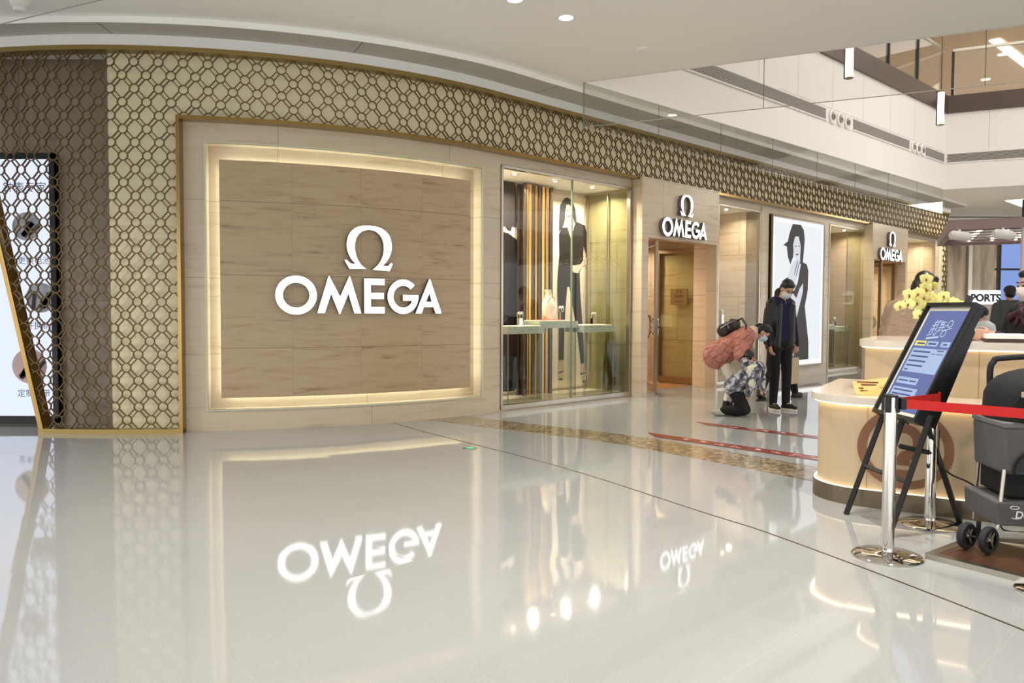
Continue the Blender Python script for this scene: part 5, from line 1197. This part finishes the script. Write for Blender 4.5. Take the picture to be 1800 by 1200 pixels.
LEATH=mat('black_leather_jacket',RGB(20,20,21),.38,bump=.35,scale=14,noise=.2); BLKT=mat('black_trousers',RGB(13,13,15),.8); NAVY=mat('navy_sweater',RGB(18,20,58),.85,bump=.2,scale=80)
SHB=mat('black_sneaker',RGB(20,20,21),.6); SOLE=mat('white_sole',RGB(220,216,208),.6)
# 1 man in the black jacket
def cl1(p,J,k,T,rot):
    cloth(p,'trousers',BLKT,legs(J,k)); cloth(p,'sweater',NAVY,torso(J,k,r=.108,rh=.11,sh=.058,low=-.02,sides=''))
    f=rot@Vector((0,1,0)); r=rot@Vector((1,0,0))
    def jk(c):
        for s_,e in (('L',-1),('R',1)):
            a=J['neck']+r*e*.11; b=(J['hipL']+J['hipR'])/2+r*e*.115+Vector((0,0,-.08))
            for y,rr in ((-.05,.072),(.0,.085),(.05,.062)): capsule(c,a+f*y+Vector((0,0,-.1)),b+f*y,rr,rr+.005)
            capsule(c,J['sh'+s_].lerp(J['neck'],.5),J['sh'+s_],.068,.072); capsule(c,J['sh'+s_],J['el'+s_],.070,.058); capsule(c,J['el'+s_],J['el'+s_].lerp(J['wr'+s_],.95),.058,.046)
            capsule(c,J['neck']+r*e*.04-f*.03+Vector((0,0,.01)),J['neck']+r*e*.09+f*.05+Vector((0,0,-.12)),.042,.03)
        for q in (.35,.5,.65): capsule(c,J['shL'].lerp(J['shR'],q)-f*.045,J['hipL'].lerp(J['hipR'],q)-f*.045+Vector((0,0,-.10)),.09,.10)
    cloth(p,'jacket',LEATH,jk,.011,3); shoes(p,J,k,SHB,SOLE)
J=pose(1.80,head=(0,.12,1.655),neck=(0,.03,1.52),shL=(-.165,0,1.46),shR=(.165,0,1.46),wrR=(.225,.06,.90),elR=(.215,-.01,1.17),wrL=(-.20,.02,.92),elL=(-.215,-.04,1.17))
J['anL']=(-.07,.05,.09);J['toL']=(-.09,.21,.04);J['anR']=(.09,-.02,.09);J['toR']=(.13,.13,.04)
person((3.68,10.74,0),R(203),'man in black leather jacket and surgical mask looking down, standing by the bending woman',J,cl1,'short',MASKW,look=(.1,.80,-.62),hup=(0,.5,.85),k=1.03,hands=(.5,.7))
# 2 woman in pink jacket bending over
PINK=mat('dusty_pink_quilted_jacket',RGB(196,128,112),.7,noise=.12,scale=5)
def quilt(m):
    nt=m.node_tree;N=nt.nodes;K=nt.links;b=N['Principled BSDF']; tc=N.new('ShaderNodeTexCoord'); mp=N.new('ShaderNodeMapping'); mp.inputs['Rotation'].default_value=(R(40),R(35),0); mp.inputs['Scale'].default_value=(9,9,9); K.new(tc.outputs['Object'],mp.inputs[0])
    vo=N.new('ShaderNodeTexVoronoi'); vo.feature='DISTANCE_TO_EDGE'; vo.inputs['Randomness'].default_value=.35; vo.inputs['Scale'].default_value=1; K.new(mp.outputs[0],vo.inputs['Vector'])
    mr=N.new('ShaderNodeMapRange'); mr.inputs['From Max'].default_value=.25; K.new(vo.outputs['Distance'],mr.inputs['Value'])
    bp=N.new('ShaderNodeBump'); bp.inputs['Strength'].default_value=.9; bp.inputs['Distance'].default_value=.03; K.new(mr.outputs[0],bp.inputs['Height']); K.new(bp.outputs[0],b.inputs['Normal'])
quilt(PINK)
CREAMC=mat('cream_trousers',RGB(232,222,204),.8); BOOT=mat('black_boot',RGB(20,18,18),.5); HOOD=mat('beige_hood',RGB(214,190,166),.8,bump=.2,scale=40)
def cl2(p,J,k,T,rot):
    cloth(p,'trousers',CREAMC,legs(J,k,r0=.088,r1=.068,r2=.055,upto=.8))
    cloth(p,'jacket',PINK,torso(J,k,r=.155,rh=.20,sh=.10,low=.04,arm=(.11,.095,.06),cuff=.9),.013,3)
    def hd(c):
        a=J['neck']; capsule(c,a+Vector((0,0,.0)),T@Vector((0,-.05,-.12)),.085,.07); 
        r=(J['shR']-J['shL']).normalized(); capsule(c,a-r*.07,a+r*.06,.055,.055)
        capsule(c,a+r*.07+Vector((0,0,-.02)),a+r*.12+Vector((0,0,-.2)),.035,.025)
    cloth(p,'hood',HOOD,hd,.011,3); shoes(p,J,k,BOOT,None,boot=.35)
J2=dict(head=(0,.43,1.07),neck=(0,.30,1.08),shL=(-.17,.20,1.03),shR=(.20,.19,1.02),elL=(-.24,.20,.80),elR=(.29,.13,.79),wrL=(-.12,.33,.64),wrR=(.15,.29,.61),
  hipL=(-.09,-.13,.78),hipR=(.09,-.13,.78),knL=(-.10,.07,.43),knR=(.10,.04,.43),anL=(-.10,.0,.085),anR=(.10,-.04,.085),toL=(-.12,.14,.04),toR=(.12,.11,.04))
person((2.92,10.50,0),R(256),'woman in a dusty pink quilted jacket and mask bending over the child',J2,cl2,'pony',MASK,look=(.1,.62,-.75),hup=(0,.75,.6),k=.95,hands=(.8,.8))
pw,Jw=bpy.data.objects['person.001'],None
Mw=Matrix.Translation((2.92,10.50,0))@Matrix.Rotation(R(256),4,'Z')
t=thing('backpack',Mw@Vector((0,.02,1.10)),R(256),'small dark brown leather backpack on the bending woman\'s back','backpack')
BPK=mat('dark_brown_leather',RGB(52,42,38),.45,bump=.2,scale=30)
c=MB()
MM=Mw@Matrix.Translation((.03,-.01,1.135))@Matrix.Rotation(R(30),4,'X')
for (x,y) in ((-.07,-.08),(.07,-.08),(-.07,.08),(.07,.08)): capsule(c,MM@Vector((x,y,-.02)),MM@Vector((x*.9,y*.9,.05)),.055,.045)
capsule(c,MM@Vector((0,-.08,.0)),MM@Vector((0,.08,.0)),.09,.08)
o=bake(c,'bag_body',BPK,None,.01,3); o.parent=t; o.data.transform(wm(t).inverted())
c=MB(); c.tube([MM@Vector((.10,-.1,.05)),MM@Vector((.12,0,.06)),MM@Vector((.10,.1,.05))],.006,n=6); c.tube([MM@Vector((.115,-.0,.055)),MM@Vector((.13,-.01,.0))],.005,n=6); part(c,'zip',M_steel,t,smooth=True)
c=MB(); c.tube([MM@Vector((0,.12,.03)),MM@Vector((.1,.2,.03)),MM@Vector((.19,.2,-.08)),MM@Vector((.20,.1,-.2))],.014,n=8); part(c,'strap',BPK,t,smooth=True)
# 3 child
def camo():
    m=bpy.data.materials.new('grey_camouflage'); nt,b=nodes(m);N=nt.nodes;K=nt.links
    tc=N.new('ShaderNodeTexCoord'); nz=N.new('ShaderNodeTexNoise'); nz.inputs['Scale'].default_value=10; nz.inputs['Detail'].default_value=2.5; nz.inputs['Distortion'].default_value=1.2; K.new(tc.outputs['Object'],nz.inputs['Vector'])
    cr=N.new('ShaderNodeValToRGB'); cr.color_ramp.interpolation='CONSTANT'; e=cr.color_ramp.elements; e[0].color=RGB(44,44,52); e[1].position=.58; e[1].color=RGB(214,204,176)
    for p_,c_ in ((.40,RGB(92,92,104)),(.47,RGB(142,142,152)),(.53,RGB(198,198,204))): x=e.new(p_); x.color=c_
    K.new(nz.outputs[0],cr.inputs[0]); K.new(cr.outputs[0],b.inputs['Base Color']); b.inputs['Roughness'].default_value=.8; return m
CAMO=camo(); GREYSH=mat('grey_sneaker',RGB(168,164,158),.6); 
def cl3(p,J,k,T,rot):
    cloth(p,'trousers',BLKT,legs(J,k,r0=.135,r1=.105,r2=.085,upto=.9),.011); cloth(p,'camouflage_jacket',CAMO,torso(J,k,r=.21,rh=.20,sh=.14,arm=(.13,.105,.08),low=.0,cuff=.9),.011)
    shoes(p,J,.85,GREYSH)
    def hh(c): capsule(c,T@Vector((0,-.05,-.14)),T@Vector((0,-.09,-.12)),.07,.06)
    cloth(p,'hood',CAMO,hh,.011)
J3=dict(head=(-.05,.20,.76),neck=(-.03,.26,.67),shL=(-.13,.31,.60),shR=(.11,.29,.60),elL=(-.18,.36,.45),elR=(.17,.24,.42),wrL=(-.10,.36,.34),wrR=(.13,.20,.30),
  hipL=(-.055,.02,.40),hipR=(.055,.0,.37),knL=(-.06,.17,.075),knR=(.07,.14,.075),anL=(-.06,-.10,.075),anR=(.07,-.13,.075),toL=(-.06,-.21,.05),toR=(.09,-.24,.05))
person((2.86,10.12,0),R(254),'small child in grey camouflage jacket kneeling on the floor before the woman in pink',J3,cl3,'short',None,look=(-.85,.3,-.35),hup=(0,.2,.95),k=.62,hk=.72,vox=.008,hands=(.6,.6))
# 4 walker behind the man, paper bag
def cl4(p,J,k,T,rot):
    cloth(p,'trousers',BLKT,legs(J,k)); cloth(p,'coat',mat('charcoal_coat',RGB(26,26,28),.8),torso(J,k,low=.05)); shoes(p,J,k,BOOT,mat('dark_sole',RGB(40,40,40),.7),boot=.2)
J4=pose(1.70); J4['anL']=(-.08,-.42,.12);J4['toL']=(-.09,-.30,.04);J4['knL']=(-.08,-.12,.48);J4['anR']=(.08,.38,.085);J4['toR']=(.10,.53,.045);J4['knR']=(.08,.22,.50); J4['wrR']=(.24,.08,.84)
person((4.12,12.06,0),R(-46),'person in dark coat and boots walking, mostly hidden behind the man in black',J4,cl4,'bob',None,look=(0,1,-.05),vox=.01,hands=(.6,1.2))
t=thing('paper_bag',(4.28,11.98,.25),R(-46),'tan paper shopping bag with twisted handle held behind the man in black','bag')
PB=mat('kraft_paper',RGB(206,182,148),.75,noise=.08,scale=6)
mb=MB(); mb.hexa([Vector(v) for v in ((-.06,-.14,0),(.06,-.14,0),(.06,.14,0),(-.06,.14,0),(-.055,-.145,.40),(.055,-.145,.40),(.055,.145,.40),(-.055,.145,.40))]); mb.f.pop(1); mb.m.pop(); o=mb.build('bag_body',PB,t); so=o.modifiers.new('s','SOLIDIFY'); so.thickness=.003
for x in (-.05,.05):
    mb=MB(); mb.tube([(x,-.05,.38),(x*.6,-.04,.50),(x*.3,0,.56),(x*.6,.04,.50),(x,.05,.38)],.004,n=6); mb.build('handle',PB,t,smooth=True)
# 5 client leaning behind the counter
PUFF=mat('taupe_puffer_jacket',RGB(164,138,114),.65,noise=.15,scale=7,bump=1.0,stretch=(1,1,2.2))
def cl5(p,J,k,T,rot):
    cloth(p,'trousers',BLKT,legs(J,k))
    def f(c):
        torso(J,k,r=.15,rh=.17,sh=.11,low=.05,arm=(.11,.10,.075))(c)
        for s_ in 'LR':
            for q in (.25,.75): c_=J['sh'+s_].lerp(J['el'+s_],q); ell(c,c_,(.118,.118,.10))
            c_=J['el'+s_].lerp(J['wr'+s_],.45); ell(c,c_,(.10,.10,.10))
        capsule(c,J['neck']-(J['shR']-J['shL'])*.3,J['neck']+(J['shR']-J['shL'])*.3,.09,.09)
    cloth(p,'puffer_jacket',PUFF,f,.013,3); shoes(p,J,k,BOOT)
J5=pose(1.66,head=(.0,.22,1.60),neck=(0,.13,1.45),shL=(-.2,.10,1.36),shR=(.2,.10,1.36),elL=(-.27,.12,1.10),elR=(.28,.05,1.10),wrL=(-.12,.36,1.12),wrR=(.12,.33,1.10),hipL=(-.09,-.1,.88),hipR=(.09,-.1,.88))
person((3.62,7.15,0),R(-62),'dark-haired person in a taupe puffer jacket leaning over the counter behind the orchids',J5,cl5,'bob',None,look=(0,.9,-.35),hup=(0,.3,1),hairm=HAIR2,vox=.01,hdir={'L':(.6,.6,0),'R':(-.6,.6,0)})
# 6 receptionist
SUIT=mat('black_suit',RGB(17,16,18),.75); SCARF=mat('plum_satin_scarf',RGB(58,22,34),.3)
def cl6(p,J,k,T,rot):
    cloth(p,'trousers',BLKT,legs(J,k)); cloth(p,'jacket',SUIT,torso(J,k,r=.112,rh=.115,sh=.062,low=.02,arm=(.062,.052,.042),cuff=.92)); shoes(p,J,k,BOOT)
    f=rot@Vector((0,1,0)); r=rot@Vector((1,0,0)); a=J['neck']+f*.10+Vector((0,0,-.03))
    def sc_(c):
        ell(c,a,(.03,.03,.03)); 
        for e in (-1,1):
            for q in (.25,.5,.75,1.): ell(c,a+r*e*.10*q+f*.005+Vector((0,0,-.05*q)),(.022,.022,.014+.022*q))
            capsule(c,a,a+r*e*.04+Vector((0,0,-.10)),.014,.02)
        for i in range(12): t_=2*PI*i/12; ell(c,J['neck']+r*.065*math.cos(t_)+f*(.07*math.sin(t_)+.01)+Vector((0,0,.0)),(.025,.025,.022))
    cloth(p,'bow_scarf',SCARF,sc_,.007,2)
J6=pose(1.66); J6['wrR']=(.10,.34,1.12); J6['elR']=(.25,.04,1.06); J6['wrL']=(-.14,.42,1.19); J6['elL']=(-.24,.12,1.06)
person((3.82,5.74,0),R(96),'receptionist in black suit, plum bow scarf and white mask behind the counter',J6,cl6,'bun',mat('cream_mask',RGB(226,212,206),.7),look=(.12,1,-.12),hairm=HAIR,vox=.008,hdir={'L':(.2,.9,.05),'R':(-.2,.8,.1)},hands=(.9,.6))
# 7 man in grey with a cap, back turned; 8 small seated visitor in white
GREYJ=mat('slate_grey_jacket',RGB(84,90,88),.85,bump=.2,scale=20); CAP=mat('dark_cap',RGB(48,50,54),.8); WHJ=mat('white_shiny_jacket',RGB(224,226,230),.35,bump=.4,scale=14)
def cl7(p,J,k,T,rot):
    cloth(p,'trousers',BLKT,legs(J,k),.014); cloth(p,'jacket',GREYJ,torso(J,k,r=.135,rh=.14,sh=.085,arm=(.085,.07,.055)),.014); shoes(p,J,k,BOOT)
    def cp(c): ell(c,T@Vector((0,-.015,.06)),(.094,.106,.082)); ell(c,T@Vector((0,.10,.05)),(.06,.06,.012))
    cloth(p,'cap',CAP,cp,.009,2)
person((8.60,13.55,0),R(-10),'man in slate grey jacket and dark cap standing with his back turned under the kiosk',pose(1.80),cl7,'short',None,vox=.011,face=False)
def cl8(p,J,k,T,rot):
    cloth(p,'trousers',mat('blue_trousers',RGB(70,80,110),.8),legs(J,k),.014); cloth(p,'jacket',WHJ,torso(J,k,r=.13,rh=.14,sh=.08,arm=(.08,.07,.055)),.014); shoes(p,J,k,BOOT)
    def cp(c): ell(c,T@Vector((0,-.015,.06)),(.094,.106,.082)); ell(c,T@Vector((0,.10,.05)),(.05,.05,.012))
    cloth(p,'cap',CAP,cp,.009,2)
person((7.27,12.15,0),R(-60),'small figure in shiny white jacket and dark cap beyond the counter tray',pose(1.40),cl8,'short',None,look=(.2,1,-.3),vox=.011,k=.85,face=False)
